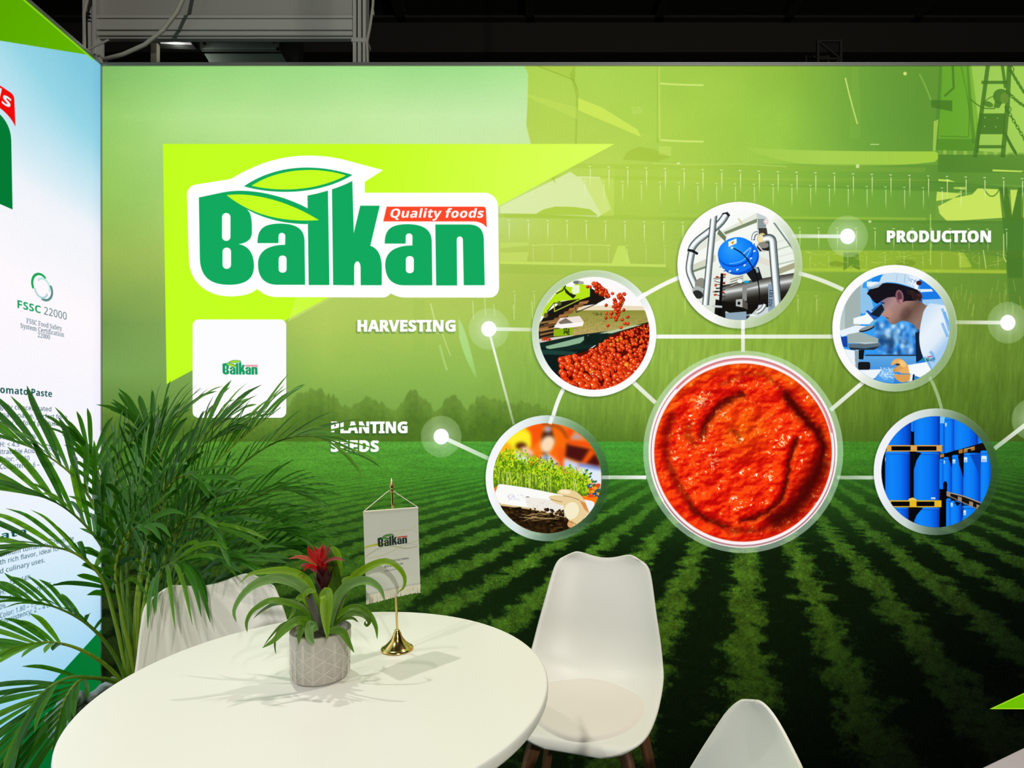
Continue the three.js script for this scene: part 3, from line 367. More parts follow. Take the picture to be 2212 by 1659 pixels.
  for (const [x, y, w, h] of [[1185, 645, 42, 60], [1400, 628, 66, 74], [1046, 672, 32, 48], [936, 684, 14, 40], [952, 222, 20, 42], [1180, 1300, 30, 60], [1022, 1208, 26, 48], [780, 1140, 52, 22], [212, 648, 6, 48]]) { g.fillStyle = '#dff0f8'; g.fillRect(x, y, w, h); g.fillStyle = '#2a78c8'; for (let i = 0; i < 3; i++) g.fillRect(x + w * 0.2 + i * w * 0.24, y + h * 0.5, w * 0.1, h * 0.42); }
}
// the bowl of paste: relief shaded per dot of the print
function near(pts, x, y) {
  let best = 1e9;
  for (let i = 0; i < pts.length - 1; i++) { const [ax, ay] = pts[i], [bx, by] = pts[i + 1], dx = bx - ax, dy = by - ay, t = clamp(((x - ax) * dx + (y - ay) * dy) / (dx * dx + dy * dy), 0, 1), d = (x - ax - dx * t) ** 2 + (y - ay - dy * t) ** 2; if (d < best) best = d; }
  return Math.sqrt(best);
}
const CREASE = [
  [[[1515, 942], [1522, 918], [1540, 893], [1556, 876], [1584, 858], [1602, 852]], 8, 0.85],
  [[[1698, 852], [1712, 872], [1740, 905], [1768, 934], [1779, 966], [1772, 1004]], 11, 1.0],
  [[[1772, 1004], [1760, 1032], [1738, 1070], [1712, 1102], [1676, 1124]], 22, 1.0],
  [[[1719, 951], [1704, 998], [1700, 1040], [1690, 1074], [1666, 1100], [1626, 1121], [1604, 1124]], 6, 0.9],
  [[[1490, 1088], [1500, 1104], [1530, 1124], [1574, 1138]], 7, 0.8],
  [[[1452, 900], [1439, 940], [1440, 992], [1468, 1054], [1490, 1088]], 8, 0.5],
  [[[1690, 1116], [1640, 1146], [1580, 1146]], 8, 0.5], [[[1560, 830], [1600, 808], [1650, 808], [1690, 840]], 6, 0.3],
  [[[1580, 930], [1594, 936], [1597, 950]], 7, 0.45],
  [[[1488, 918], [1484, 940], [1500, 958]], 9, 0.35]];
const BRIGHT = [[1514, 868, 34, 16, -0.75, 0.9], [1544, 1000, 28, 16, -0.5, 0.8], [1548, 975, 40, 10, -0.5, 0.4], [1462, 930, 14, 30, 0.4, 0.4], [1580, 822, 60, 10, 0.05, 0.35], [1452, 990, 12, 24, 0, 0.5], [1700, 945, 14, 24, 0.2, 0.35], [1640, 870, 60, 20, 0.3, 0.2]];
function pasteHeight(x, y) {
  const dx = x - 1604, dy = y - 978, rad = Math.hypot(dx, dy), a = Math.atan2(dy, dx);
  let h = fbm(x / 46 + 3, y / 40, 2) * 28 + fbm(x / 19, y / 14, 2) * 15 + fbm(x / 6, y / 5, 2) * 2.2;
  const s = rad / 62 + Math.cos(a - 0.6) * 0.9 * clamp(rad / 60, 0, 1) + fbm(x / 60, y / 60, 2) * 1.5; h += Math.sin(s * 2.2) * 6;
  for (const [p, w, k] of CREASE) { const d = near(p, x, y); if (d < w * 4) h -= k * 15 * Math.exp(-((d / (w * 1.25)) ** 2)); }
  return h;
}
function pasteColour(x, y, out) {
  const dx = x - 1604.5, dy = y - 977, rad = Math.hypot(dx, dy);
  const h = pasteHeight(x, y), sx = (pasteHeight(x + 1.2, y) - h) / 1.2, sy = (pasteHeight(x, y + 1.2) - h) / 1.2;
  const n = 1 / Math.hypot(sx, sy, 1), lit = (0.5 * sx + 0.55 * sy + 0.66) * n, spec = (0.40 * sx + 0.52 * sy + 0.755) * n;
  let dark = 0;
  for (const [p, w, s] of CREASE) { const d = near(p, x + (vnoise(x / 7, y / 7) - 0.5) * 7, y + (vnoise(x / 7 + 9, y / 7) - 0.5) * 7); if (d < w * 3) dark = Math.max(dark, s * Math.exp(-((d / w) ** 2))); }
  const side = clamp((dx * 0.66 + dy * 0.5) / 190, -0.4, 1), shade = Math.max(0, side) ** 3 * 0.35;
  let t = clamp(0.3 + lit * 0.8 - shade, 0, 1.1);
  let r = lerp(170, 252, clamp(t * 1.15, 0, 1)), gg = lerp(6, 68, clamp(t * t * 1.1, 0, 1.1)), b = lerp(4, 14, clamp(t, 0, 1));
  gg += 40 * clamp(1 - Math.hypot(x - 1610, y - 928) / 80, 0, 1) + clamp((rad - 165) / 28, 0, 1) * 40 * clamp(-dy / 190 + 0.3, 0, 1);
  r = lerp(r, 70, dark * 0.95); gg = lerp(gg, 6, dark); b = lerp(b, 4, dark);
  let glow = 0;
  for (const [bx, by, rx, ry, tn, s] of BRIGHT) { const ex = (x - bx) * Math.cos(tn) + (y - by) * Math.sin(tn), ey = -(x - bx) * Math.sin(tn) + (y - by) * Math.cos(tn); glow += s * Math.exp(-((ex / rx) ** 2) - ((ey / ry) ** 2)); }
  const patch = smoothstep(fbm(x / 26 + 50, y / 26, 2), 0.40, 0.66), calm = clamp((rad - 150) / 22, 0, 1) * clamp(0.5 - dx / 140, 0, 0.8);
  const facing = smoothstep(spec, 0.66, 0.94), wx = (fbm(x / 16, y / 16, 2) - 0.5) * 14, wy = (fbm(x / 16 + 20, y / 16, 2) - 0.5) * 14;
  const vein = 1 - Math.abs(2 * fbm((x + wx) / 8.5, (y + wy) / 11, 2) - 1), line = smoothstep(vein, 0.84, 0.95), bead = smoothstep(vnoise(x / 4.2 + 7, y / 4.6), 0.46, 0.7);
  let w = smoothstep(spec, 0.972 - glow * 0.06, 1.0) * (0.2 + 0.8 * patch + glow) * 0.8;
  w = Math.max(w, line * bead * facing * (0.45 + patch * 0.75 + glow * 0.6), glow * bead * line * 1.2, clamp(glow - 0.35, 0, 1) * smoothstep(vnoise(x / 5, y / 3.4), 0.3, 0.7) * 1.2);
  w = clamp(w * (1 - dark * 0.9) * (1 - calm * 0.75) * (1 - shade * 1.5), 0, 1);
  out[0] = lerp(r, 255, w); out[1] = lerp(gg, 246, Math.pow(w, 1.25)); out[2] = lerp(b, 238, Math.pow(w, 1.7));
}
function ringOf(g, cx, cy, rx, ry, ix, iy, gr) { g.beginPath(); g.ellipse(cx, cy, rx, ry, 0, 0, Math.PI * 2); g.ellipse(cx, cy, ix, iy, 0, 0, Math.PI * 2); g.fillStyle = gr; g.fill('evenodd'); }
function discs(g) {
  // [centre, outer, inner, picture, crop origin, gradient direction and stops]
  const list = [
    [1283.4, 719.9, 134.6, 137, 119.6, 121.8, harvest, 1140, 575, [1220, 600, 1345, 800], [[0, 'rgba(222,240,222,.62)'], [0.35, 'rgba(235,246,240,.8)'], [0.7, 'rgba(255,253,255,1)'], [1, 'rgba(255,253,255,1)']]],
    [1598.4, 572.8, 135.2, 137, 118, 118.6, plant, 1455, 428, [1510, 520, 1720, 640], [[0, '#fffdfe'], [0.45, 'rgba(255,253,254,.98)'], [0.85, 'rgba(235,246,230,.6)'], [1, 'rgba(225,240,215,.5)']]],
    [1933, 709, 135.2, 137, 118.5, 119.6, laboratory, 1785, 565, [1840, 640, 2050, 780], [[0, '#fffdfe'], [0.4, 'rgba(255,253,254,.98)'], [0.8, 'rgba(215,235,205,.62)'], [1, 'rgba(200,228,190,.5)']]],
    [1182.3, 1033, 133.4, 136, 117, 118.8, seedlings, 1035, 890, [1075, 1010, 1300, 1060], [[0, 'rgba(246,248,252,1)'], [0.3, 'rgba(226,238,238,.95)'], [0.62, 'rgba(170,205,180,.55)'], [1, 'rgba(60,95,62,.55)']]],
    [2022, 1019, 134.8, 137, 118.2, 120, drums, 1875, 875, [1915, 1000, 2140, 1050], [[0, 'rgba(240,242,248,1)'], [0.3, 'rgba(214,228,226,.92)'], [0.62, 'rgba(140,165,145,.55)'], [1, 'rgba(60,90,58,.5)']]],
  ];
  for (const [cx, cy, rx, ry, ix, iy, draw, ox, oy, [ax, ay, bx, by], stops] of list) {
    g.save(); g.shadowColor = 'rgba(0,30,10,.45)'; g.shadowBlur = 7; g.shadowOffsetX = -2; g.shadowOffsetY = 3;
    const gr = g.createLinearGradient(ax, ay, bx, by); for (const [t, c] of stops) gr.addColorStop(t, c);
    ringOf(g, cx, cy, rx, ry, ix - 1, iy - 1, gr); g.restore();
    g.save(); g.beginPath(); g.ellipse(cx, cy, ix, iy, 0, 0, Math.PI * 2); g.clip(); g.translate(ox, oy); g.scale(290 / 1659, 290 / 1659); draw(g); g.restore();
  }
}
function machine(g) {
  const lime = (a) => `rgba(205,232,96,${a})`, dk = (a) => `rgba(70,118,38,${a})`, ol = (a) => `rgba(168,200,62,${a})`;
  poly(g, [[1152, 141], [1243, 176], [1243, 141]], ol(0.35)); stroke(g, [[1160, 142], [1238, 172], [1248, 194]], 2, 'rgba(130,165,50,.5)');
  poly(g, [[1242, 141], [1242, 176], [1250, 200], [1246, 311], [1242, 311], [1244, 205], [1230, 160]], 'rgba(140,176,50,.35)');
  poly(g, [[1140, 204], [1247, 232], [1248, 258], [1140, 210]], 'rgba(205,230,96,.35)'); poly(g, [[1249, 212], [1300, 232], [1377, 280], [1385, 296], [1249, 238]], 'rgba(214,238,92,.75)');
  poly(g, [[1248, 141], [1416, 141], [1418, 300], [1300, 230], [1250, 200]], 'rgba(170,214,80,.3)'); stroke(g, [[1423, 145], [1425, 300]], 4, 'rgba(205,230,110,.55)'); stroke(g, [[1421, 145], [1420, 310]], 3, 'rgba(150,185,60,.4)');
  g.save(); g.font = '20px monospace'; g.fillStyle = 'rgba(220,238,130,.45)'; g.translate(1364, 246); g.scale(0.42, 1); g.fillText('S670i', 0, 0); g.restore();
  for (const y of [180, 302]) { smooth(g, [[1426, y], [1450, y + 3], [1520, y + 4]], 4, 'rgba(230,246,140,.6)'); }
  poly(g, [[1345, 345], [1355, 328], [1380, 317], [1410, 322], [1450, 338], [1420, 350]], 'rgba(160,190,56,.5)'); poly(g, [[1423, 315], [1450, 317], [1450, 338], [1423, 333]], 'rgba(210,232,110,.4)');
  // body, right half
  const gr = g.createLinearGradient(1680, 0, 2030, 0); gr.addColorStop(0, 'rgba(110,165,60,0)'); gr.addColorStop(0.5, 'rgba(100,155,58,.35)'); gr.addColorStop(0.85, 'rgba(92,145,52,.5)'); gr.addColorStop(1, 'rgba(92,145,52,.55)');
  g.beginPath(); g.moveTo(1680, 141); g.lineTo(2036, 141); g.bezierCurveTo(2040, 230, 2030, 290, 2020, 328); g.lineTo(1690, 326); g.closePath(); g.fillStyle = gr; g.fill();
  smooth(g, [[1826, 168], [1834, 205], [1852, 268]], 3, 'rgba(226,240,130,.75)'); smooth(g, [[1986, 160], [2002, 190], [2013, 222]], 3, 'rgba(160,205,90,.5)'); oval(g, 1955, 159, 4, 4, 'rgba(225,240,140,.8)'); stroke(g, [[1880, 312], [1899, 312]], 2, 'rgba(225,240,170,.7)');
  poly(g, [[1840, 145], [1855, 145], [1860, 300], [1835, 300]], 'rgba(150,200,80,.12)');
  g.beginPath(); g.moveTo(1610, 318); g.bezierCurveTo(1720, 326, 1850, 327, 2020, 327); g.bezierCurveTo(2032, 333, 2028, 345, 2018, 350); g.bezierCurveTo(1930, 360, 1800, 362, 1720, 352); g.bezierCurveTo(1670, 344, 1625, 330, 1610, 318); const lip = g.createLinearGradient(1610, 0, 2030, 0); lip.addColorStop(0, 'rgba(190,222,96,.1)'); lip.addColorStop(0.4, 'rgba(184,220,88,.65)'); lip.addColorStop(1, 'rgba(166,210,66,.95)'); g.fillStyle = lip; g.fill();
  poly(g, [[2029, 141], [2034, 141], [2034, 240], [2028, 260], [2024, 325], [2018, 325], [2022, 250]], 'rgba(80,135,44,.6)'); poly(g, [[2017, 262], [2027, 258], [2021, 326], [2015, 326]], 'rgba(176,212,84,.75)');
  // cab glass, pillars, ladder, chains
  poly(g, [[2036, 141], [2110, 141], [2112, 300], [2100, 326], [2024, 326], [2030, 250]], 'rgba(104,172,44,.75)'); stroke(g, [[2058, 141], [2060, 190], [2040, 208]], 5, dk(0.7)); poly(g, [[2010, 216], [2057, 217], [2057, 241], [2012, 232]], dk(0.75)); stroke(g, [[2076, 141], [2088, 200], [2094, 240], [2092, 296], [2030, 294]], 2, dk(0.55)); stroke(g, [[2092, 141], [2096, 230], [2104, 310]], 8, dk(0.45)); poly(g, [[2092, 141], [2098, 141], [2112, 240], [2106, 290]], 'rgba(130,185,60,.7)');
  poly(g, [[2098, 141], [2212, 141], [2660, 141], [2660, 330], [2170, 330], [2112, 326], [2112, 250]], 'rgba(168,214,92,.75)');
  poly(g, [[2024, 300], [2104, 300], [2104, 326], [2024, 326]], dk(0.45)); for (let i = 0; i < 30; i++) { g.fillStyle = i % 2 ? 'rgba(160,200,84,.7)' : 'rgba(120,170,60,.6)'; g.fillRect(2026 + i * 11, 324 + i * 0.4, 8, 9); }
  poly(g, [[2026, 334], [2660, 334], [2660, 376], [2026, 372]], dk(0.55));
  stroke(g, [[2134, 141], [2122, 230], [2106, 340]], 9, dk(0.85)); stroke(g, [[2180, 141], [2176, 230], [2166, 340]], 10, dk(0.85)); stroke(g, [[2165, 141], [2172, 190]], 7, dk(0.8)); for (const [y, h] of [[178, 7], [317, 7]]) { g.fillStyle = dk(0.85); g.fillRect(2120 + (y - 178) * -0.05, y - h / 2, 56, h); } poly(g, [[2116, 245], [2172, 245], [2170, 290], [2110, 290]], dk(0.9)); poly(g, [[2112, 290], [2116, 290], [2114, 330], [2108, 330]], dk(0.8)); g.fillStyle = 'rgba(220,240,150,.8)'; for (const [x, y] of [[2128, 254], [2155, 255], [2127, 273], [2151, 274]]) g.fillRect(x - 1, y - 1, 2, 2);
  oval(g, 2162, 208, 17, 16, dk(0.85)); oval(g, 2170, 212, 9, 12, 'rgba(110,150,54,.8)'); poly(g, [[2150, 216], [2164, 224], [2158, 234], [2146, 232]], dk(0.85)); oval(g, 2134, 225, 12, 6, dk(0.8), 0.3); smooth(g, [[2128, 218], [2140, 208], [2150, 208]], 2, dk(0.8)); smooth(g, [[2096, 214], [2112, 228], [2130, 236], [2150, 234]], 2.5, dk(0.85));
  const chain = (x0, y0, x1, y1, sag) => { for (let i = 0; i < 14; i++) { const t = i / 14, x = lerp(x0, x1, t), y = lerp(y0, y1, t) + Math.sin(t * Math.PI) * sag, a = Math.atan2(y1 - y0, x1 - x0); g.beginPath(); g.ellipse(x, y, 5.4, i % 2 ? 1.2 : 2.6, a, 0, Math.PI * 2); g.lineWidth = 1.7; g.strokeStyle = dk(0.9); g.stroke(); } };
  chain(2182, 150, 2222, 214, 2); chain(2178, 200, 2240, 238, 8); chain(2174, 234, 2230, 330, 0); chain(2172, 290, 2196, 334, 2); for (const [x, y] of [[2184, 150], [2178, 236]]) { g.beginPath(); g.arc(x, y, 6, 0, 7); g.lineWidth = 2; g.strokeStyle = dk(0.9); g.stroke(); }
  // reel bars
  for (const [y0, y1, h, c] of [[352, 362, 10, ol(0.35)], [378, 388, 8, ol(0.35)], [462, 470, 9, ol(0.4)]]) poly(g, [[1090, y0], [1700, y0 + 6], [2000, y1], [2000, y1 + h], [1700, y0 + 6 + h], [1090, y0 + h]], c);
  const fade = (x0, x1, c, a) => { const q = g.createLinearGradient(x0, 0, x1, 0); q.addColorStop(0, `rgba(${c},0)`); q.addColorStop(1, `rgba(${c},${a})`); return q; };
  poly(g, [[1400, 352], [2026, 356], [2212, 372], [2660, 372], [2660, 402], [2212, 400], [1400, 380]], fade(1500, 2060, '86,138,48', 0.5)); poly(g, [[1400, 386], [2030, 392], [2230, 406], [2230, 420], [1400, 394]], fade(1500, 2060, '70,122,42', 0.45)); poly(g, [[1400, 396], [2024, 404], [2020, 470], [1400, 466]], fade(1450, 2020, '86,142,50', 0.3)); stroke(g, [[1410, 353], [1480, 356], [1600, 354], [1700, 360]], 2, 'rgba(214,236,130,.4)');
  poly(g, [[1232, 371], [1246, 381], [1258, 381], [1296, 382], [1320, 452], [1290, 470], [1160, 462], [1080, 461], [1080, 446]], 'rgba(226,240,178,.85)'); poly(g, [[1190, 381], [1200, 397], [1196, 382]], ol(0.9)); poly(g, [[1160, 460], [1175, 452], [1200, 446], [1240, 447], [1275, 452], [1290, 464], [1160, 463]], 'rgba(176,206,66,.9)'); poly(g, [[1075, 461], [1290, 463], [1290, 472], [1075, 470]], ol(0.5));
  poly(g, [[1255, 384], [1326, 384], [1326, 466], [1300, 466]], 'rgba(200,226,96,.55)');
  poly(g, [[1328, 358], [1424, 362], [1424, 466], [1328, 466]], 'rgba(170,204,64,.18)'); poly(g, [[1424, 394], [1800, 402], [2026, 410], [2026, 468], [1424, 460]], 'rgba(120,172,58,.06)');
  poly(g, [[1080, 524], [1142, 524], [1142, 530], [1080, 536]], 'rgba(205,232,112,.5)'); poly(g, [[1080, 546], [1142, 544], [1138, 565], [1080, 564]], 'rgba(205,232,112,.55)'); poly(g, [[1080, 564], [1438, 571], [1438, 577], [1080, 570]], 'rgba(206,234,104,.75)'); poly(g, [[1335, 531], [1350, 531], [1362, 570], [1321, 570]], 'rgba(206,234,104,.75)'); smooth(g, [[1150, 530], [1220, 526], [1320, 530]], 2, 'rgba(214,238,120,.55)'); poly(g, [[1080, 570], [1440, 577], [1460, 600], [1080, 590]], 'rgba(140,185,60,.25)');
  // bright gaps on the right
  poly(g, [[2024, 414], [2078, 418], [2060, 428], [2022, 434]], lime(0.9)); poly(g, [[2026, 446], [2060, 428], [2100, 420], [2112, 407], [2160, 409], [2172, 470], [2046, 478], [2030, 462]], lime(0.95)); poly(g, [[2182, 410], [2198, 410], [2186, 464]], lime(0.9)); poly(g, [[2206, 416], [2660, 416], [2660, 470], [2206, 470]], lime(0.9)); poly(g, [[2158, 405], [2176, 405], [2186, 470], [2200, 405], [2212, 405], [2208, 600], [2178, 600]], dk(0.75)); poly(g, [[2027, 387], [2050, 388], [2064, 393], [2027, 391]], lime(0.9)); poly(g, [[2060, 404], [2086, 404], [2086, 410], [2060, 408]], lime(0.7)); poly(g, [[2144, 366], [2212, 369], [2206, 372], [2144, 370]], lime(0.9)); smooth(g, [[2126, 408], [2134, 424], [2152, 424], [2160, 406]], 2.5, dk(0.8));
  poly(g, [[1300, 468], [2172, 478], [2660, 480], [2660, 542], [1300, 540]], fade(1420, 2150, '72,130,50', 0.5)); poly(g, [[1300, 468], [2172, 477], [2172, 484], [1300, 475]], fade(1300, 2100, '80,132,48', 0.4));
  // straw band under the reel
  poly(g, [[1640, 540], [2040, 542], [2174, 556], [2174, 590], [1640, 582]], fade(1640, 1800, '170,198,46', 0.42)); poly(g, [[1640, 578], [2174, 584], [2174, 591], [1640, 585]], fade(1640, 1760, '186,216,66', 0.5)); poly(g, [[1822, 545], [1854, 545], [1858, 585], [1838, 574], [1822, 585]], dk(0.55)); oval(g, 1808, 570, 18, 6, 'rgba(110,140,40,.5)'); oval(g, 1956, 568, 22, 7, 'rgba(110,140,40,.5)'); poly(g, [[1980, 541], [2174, 543], [2174, 582], [2100, 580], [2068, 541]], 'rgba(90,140,46,.5)'); poly(g, [[2070, 545], [2082, 545], [2100, 576], [2072, 578]], 'rgba(180,210,70,.6)');
  poly(g, [[1440, 586], [2174, 592], [2200, 634], [1440, 626]], fade(1500, 2150, '96,150,50', 0.42)); poly(g, [[2172, 556], [2212, 556], [2212, 660], [2180, 660]], 'rgba(70,120,44,.45)');
  // tines: small hooks with hanging teeth
  const r = rng(5);
  const tines = (x0, x1, step, y0, y1, len, a) => { for (let x = x0, i = 0; x < x1; x += step, i++) { const y = lerp(y0, y1, (x - 1100) / 1100), lean = r() > 0.86 ? (r() - 0.3) * 5 : 0; g.beginPath(); g.arc(x - 1, y, 2.1, 0.2, Math.PI - 0.2); g.lineWidth = 1.6; g.strokeStyle = `rgba(240,250,200,${a * 0.9})`; g.stroke(); const gr2 = g.createLinearGradient(0, y + 6, 0, y + 6 + len); gr2.addColorStop(0, `rgba(240,250,200,${a})`); gr2.addColorStop(0.6, `rgba(232,246,180,${a * 0.85})`); gr2.addColorStop(1, 'rgba(220,240,150,0)'); stroke(g, [[x, y + 7], [x + lean * 0.5, y + 7 + len]], 1.7, gr2); } };
  tines(1275, 2230, 40.6, 353, 384, 46, 0.9); tines(1264, 2100, 40.6, 386, 408, 46, 0.7); tines(1100, 1480, 41.7, 474, 488, 44, 0.8); tines(1728, 2230, 40.6, 486, 494, 46, 0.75); tines(1152, 1440, 40.6, 528, 534, 44, 0.35); tines(1750, 2160, 40.6, 542, 546, 36, 0.35); tines(1112, 1160, 42, 628, 630, 44, 0.5); tines(1480, 1800, 40.6, 634, 640, 40, 0.5);
  for (let i = 0; i < 60; i++) { const x = 1740 + r() * 440, y = 540 + r() * 45; stroke(g, [[x, y], [x + (r() - 0.5) * 50, y + (r() - 0.5) * 16]], 1, 'rgba(222,236,120,.4)'); }
  for (let i = 0; i < 26; i++) { const x = 1980 + r() * 230, y = 600 + r() * 60; stroke(g, [[x, y], [x + (r() - 0.5) * 12, y + 26]], 1.1, 'rgba(190,220,100,.45)'); }
  stroke(g, [[2010, 462], [2010, 572]], 2.5, 'rgba(190,220,96,.7)'); stroke(g, [[2028, 460], [2080, 408]], 1.2, 'rgba(190,220,96,.7)'); stroke(g, [[2124, 540], [2130, 580]], 2, 'rgba(225,240,150,.7)'); stroke(g, [[2168, 505], [2168, 556], [2174, 566]], 2.2, 'rgba(225,240,150,.7)');
  g.fillStyle = 'rgba(228,244,170,.75)'; g.fillRect(1462, 351, 7, 4); g.fillRect(1849, 355, 7, 8); g.fillRect(1876, 476, 6, 5);
  // husk and stalks below the word mark
  const hk = g.createLinearGradient(985, 690, 1030, 820); hk.addColorStop(0, 'rgba(190,232,160,.7)'); hk.addColorStop(0.6, 'rgba(176,226,140,.75)'); hk.addColorStop(1, 'rgba(170,220,120,.4)'); g.beginPath(); g.moveTo(990, 688); g.bezierCurveTo(1002, 700, 1012, 740, 1020, 770); g.bezierCurveTo(1024, 790, 1028, 800, 1029, 818); g.bezierCurveTo(1012, 790, 1000, 760, 992, 730); g.closePath(); g.fillStyle = hk; g.fill();
  smooth(g, [[930, 655], [938, 690], [948, 722]], 3, 'rgba(226,246,170,.55)'); stroke(g, [[955, 720], [973, 768]], 2, 'rgba(226,246,170,.5)'); smooth(g, [[950, 745], [958, 780], [966, 800]], 5, 'rgba(190,230,140,.45)'); stroke(g, [[905, 648], [905, 760]], 26, 'rgba(120,170,60,.10)');
  for (const [x, y0, y1] of [[1047, 643, 682], [1067, 658, 682], [1021, 650, 690], [1109, 658, 690], [1149, 650, 690]]) stroke(g, [[x, y0], [x + 2, y1]], 1.6, 'rgba(232,248,190,.6)');
}
function halo(g, x, y) {
  const gr = g.createRadialGradient(x, y, 14, x, y, 45); gr.addColorStop(0, 'rgba(225,245,215,.52)'); gr.addColorStop(0.5, 'rgba(212,238,198,.36)'); gr.addColorStop(1, 'rgba(205,232,190,.27)'); oval(g, x, y, 44, 45, gr); oval(g, x, y, 16.6, 17, '#ffffff');
}
function headline(g, text, x0, x1, base) {
  x0 += 2; x1 -= 2; base -= 1.5; g.save(); g.font = 'bold 33px sans-serif'; const w = g.measureText(text).width; g.translate(x0, base); g.scale((x1 - x0) / w, 1); g.lineJoin = 'round';
  g.save(); g.shadowColor = 'rgba(20,60,54,.75)'; g.shadowBlur = 4; g.shadowOffsetX = -3; g.shadowOffsetY = 4; g.fillStyle = g.strokeStyle = '#ffffff'; g.lineWidth = 1.5; g.strokeText(text, 0, 0); g.restore();
  g.fillStyle = g.strokeStyle = '#ffffff'; g.lineWidth = 1.5; g.strokeText(text, 0, 0); g.fillText(text, 0, 0); g.restore();
}
function artwork(g) {
  machine(g);
  // lime wedge behind the word mark
  const wedge = g.createLinearGradient(352, 311, 1328, 500); wedge.addColorStop(0, '#c2ff20'); wedge.addColorStop(0.45, '#c6ff22'); wedge.addColorStop(0.75, '#d6ff4c'); wedge.addColorStop(1, '#dcff62');
  poly(g, [[352, 311], [1328, 311], [360, 829.5]], wedge); { const q = g.createLinearGradient(700, 600, 660, 690); q.addColorStop(0, 'rgba(225,255,130,.1)'); q.addColorStop(1, 'rgba(225,255,130,.4)'); poly(g, [[640, 640], [724, 640], [622, 695]], q); }
  wordMark(g, { outline: '#ffffff', green: '#12a95e', lime: '#c6ff20', red: '#ff4a2a' });
  // white card (its code left off) with the small mark in the middle
  g.fillStyle = 'rgba(0,40,10,.25)'; g.beginPath(); g.roundRect(417, 692, 202, 212, 13); g.fill(); g.fillStyle = '#fdfcfe'; g.beginPath(); g.roundRect(416, 690, 202.5, 212.5, 13); g.fill();
  g.save(); g.translate(480.5, 778); g.scale(76 / 618, 76 / 618); g.translate(-430, -364); wordMark(g, { green: '#1c9b63', lime: '#a6e22c', red: '#e4808c', word: '#f3c0c6', rim: '#147a4c' }); g.restore();
  // linking lines
  const W = 8;
  lineFade(g, 1056, 710.5, 1150, 712, W, 1, 0.45); lineFade(g, 1058, 722, 1110, 917, 5, 1, 0.35); lineFade(g, 962, 947, 1056, 991, 9, 1, 0.55); lineFade(g, 1830, 510.5, 1709, 510, W, 1, 0.5); lineFade(g, 2177, 697, 2064, 696, W, 1, 0.45); lineFade(g, 1416, 727, 1800, 727, 8.5, 0.95, 0.75); lineFade(g, 1605, 690, 1605, 760, 8, 0.95, 0.75); lineFade(g, 1364, 822, 1416, 870, 9, 0.85, 0.75); lineFade(g, 1864, 826, 1794, 886, 9, 0.9, 0.75); lineFade(g, 1300, 1031, 1396, 1031, 8, 0.55, 0.95); lineFade(g, 1808, 1031.5, 1890, 1031.5, 8, 0.45, 0.75); lineFade(g, 2148, 969, 2222, 912, 9, 0.55, 0.95);
  smooth(g, [[1375, 648], [1425, 616], [1468, 599]], 9, 'rgba(255,255,255,.92)'); smooth(g, [[1725, 590], [1770, 601], [1822, 626]], 9, 'rgba(255,255,255,.78)'); smooth(g, [[1218, 838], [1202, 868], [1192, 910]], 8.5, 'rgba(255,255,255,.92)'); smooth(g, [[2008, 814], [2026, 848], [2034, 884]], 7, 'rgba(215,238,205,.5)');
  halo(g, 1056, 710.5); halo(g, 953, 943); halo(g, 1831, 510.5); halo(g, 2177, 697); halo(g, 2229, 906);
  discs(g);
  stroke(g, [[1192, 900], [1188, 916]], 8, 'rgba(255,255,255,.75)'); stroke(g, [[1300, 1031], [1318, 1031]], 8, 'rgba(255,255,255,.5)'); stroke(g, [[1378, 646], [1396, 634]], 9, '#fff'); stroke(g, [[1605, 692], [1605, 712]], 8, 'rgba(255,255,255,.8)');
  // bowl rim
  ringOf(g, 1605.5, 976, 216, 218.4, 203, 206, 'rgba(214,240,222,.52)'); oval(g, 1605, 975, 204, 208, '#fbf2f4'); g.beginPath(); g.ellipse(1605, 976, 198.5, 202, 0, 0, Math.PI * 2); g.lineWidth = 1.6; g.strokeStyle = '#a86a72'; g.stroke(); g.beginPath(); g.ellipse(1605, 974, 196, 198, 0, -2.4, -0.2); g.lineWidth = 5; g.strokeStyle = 'rgba(214,110,116,.75)'; g.stroke(); g.beginPath(); g.ellipse(1605, 977, 199, 203, 0, 0.1, 2.6); g.lineWidth = 2; g.strokeStyle = '#b98a90'; g.stroke();
  headline(g, 'HARVESTING', 768, 988, 717); headline(g, 'PLANTING', 711, 884, 936); headline(g, 'SEEDS', 711.5, 821, 976.5); headline(g, 'PRODUCTION', 1911.5, 2145, 523.5);
  poly(g, [[2137, 1531.5], [2660, 1286], [2660, 1533]], '#a6dc2c'); poly(g, [[2147, 1529.5], [2660, 1290], [2660, 1530.5]], '#6fbf00');
}
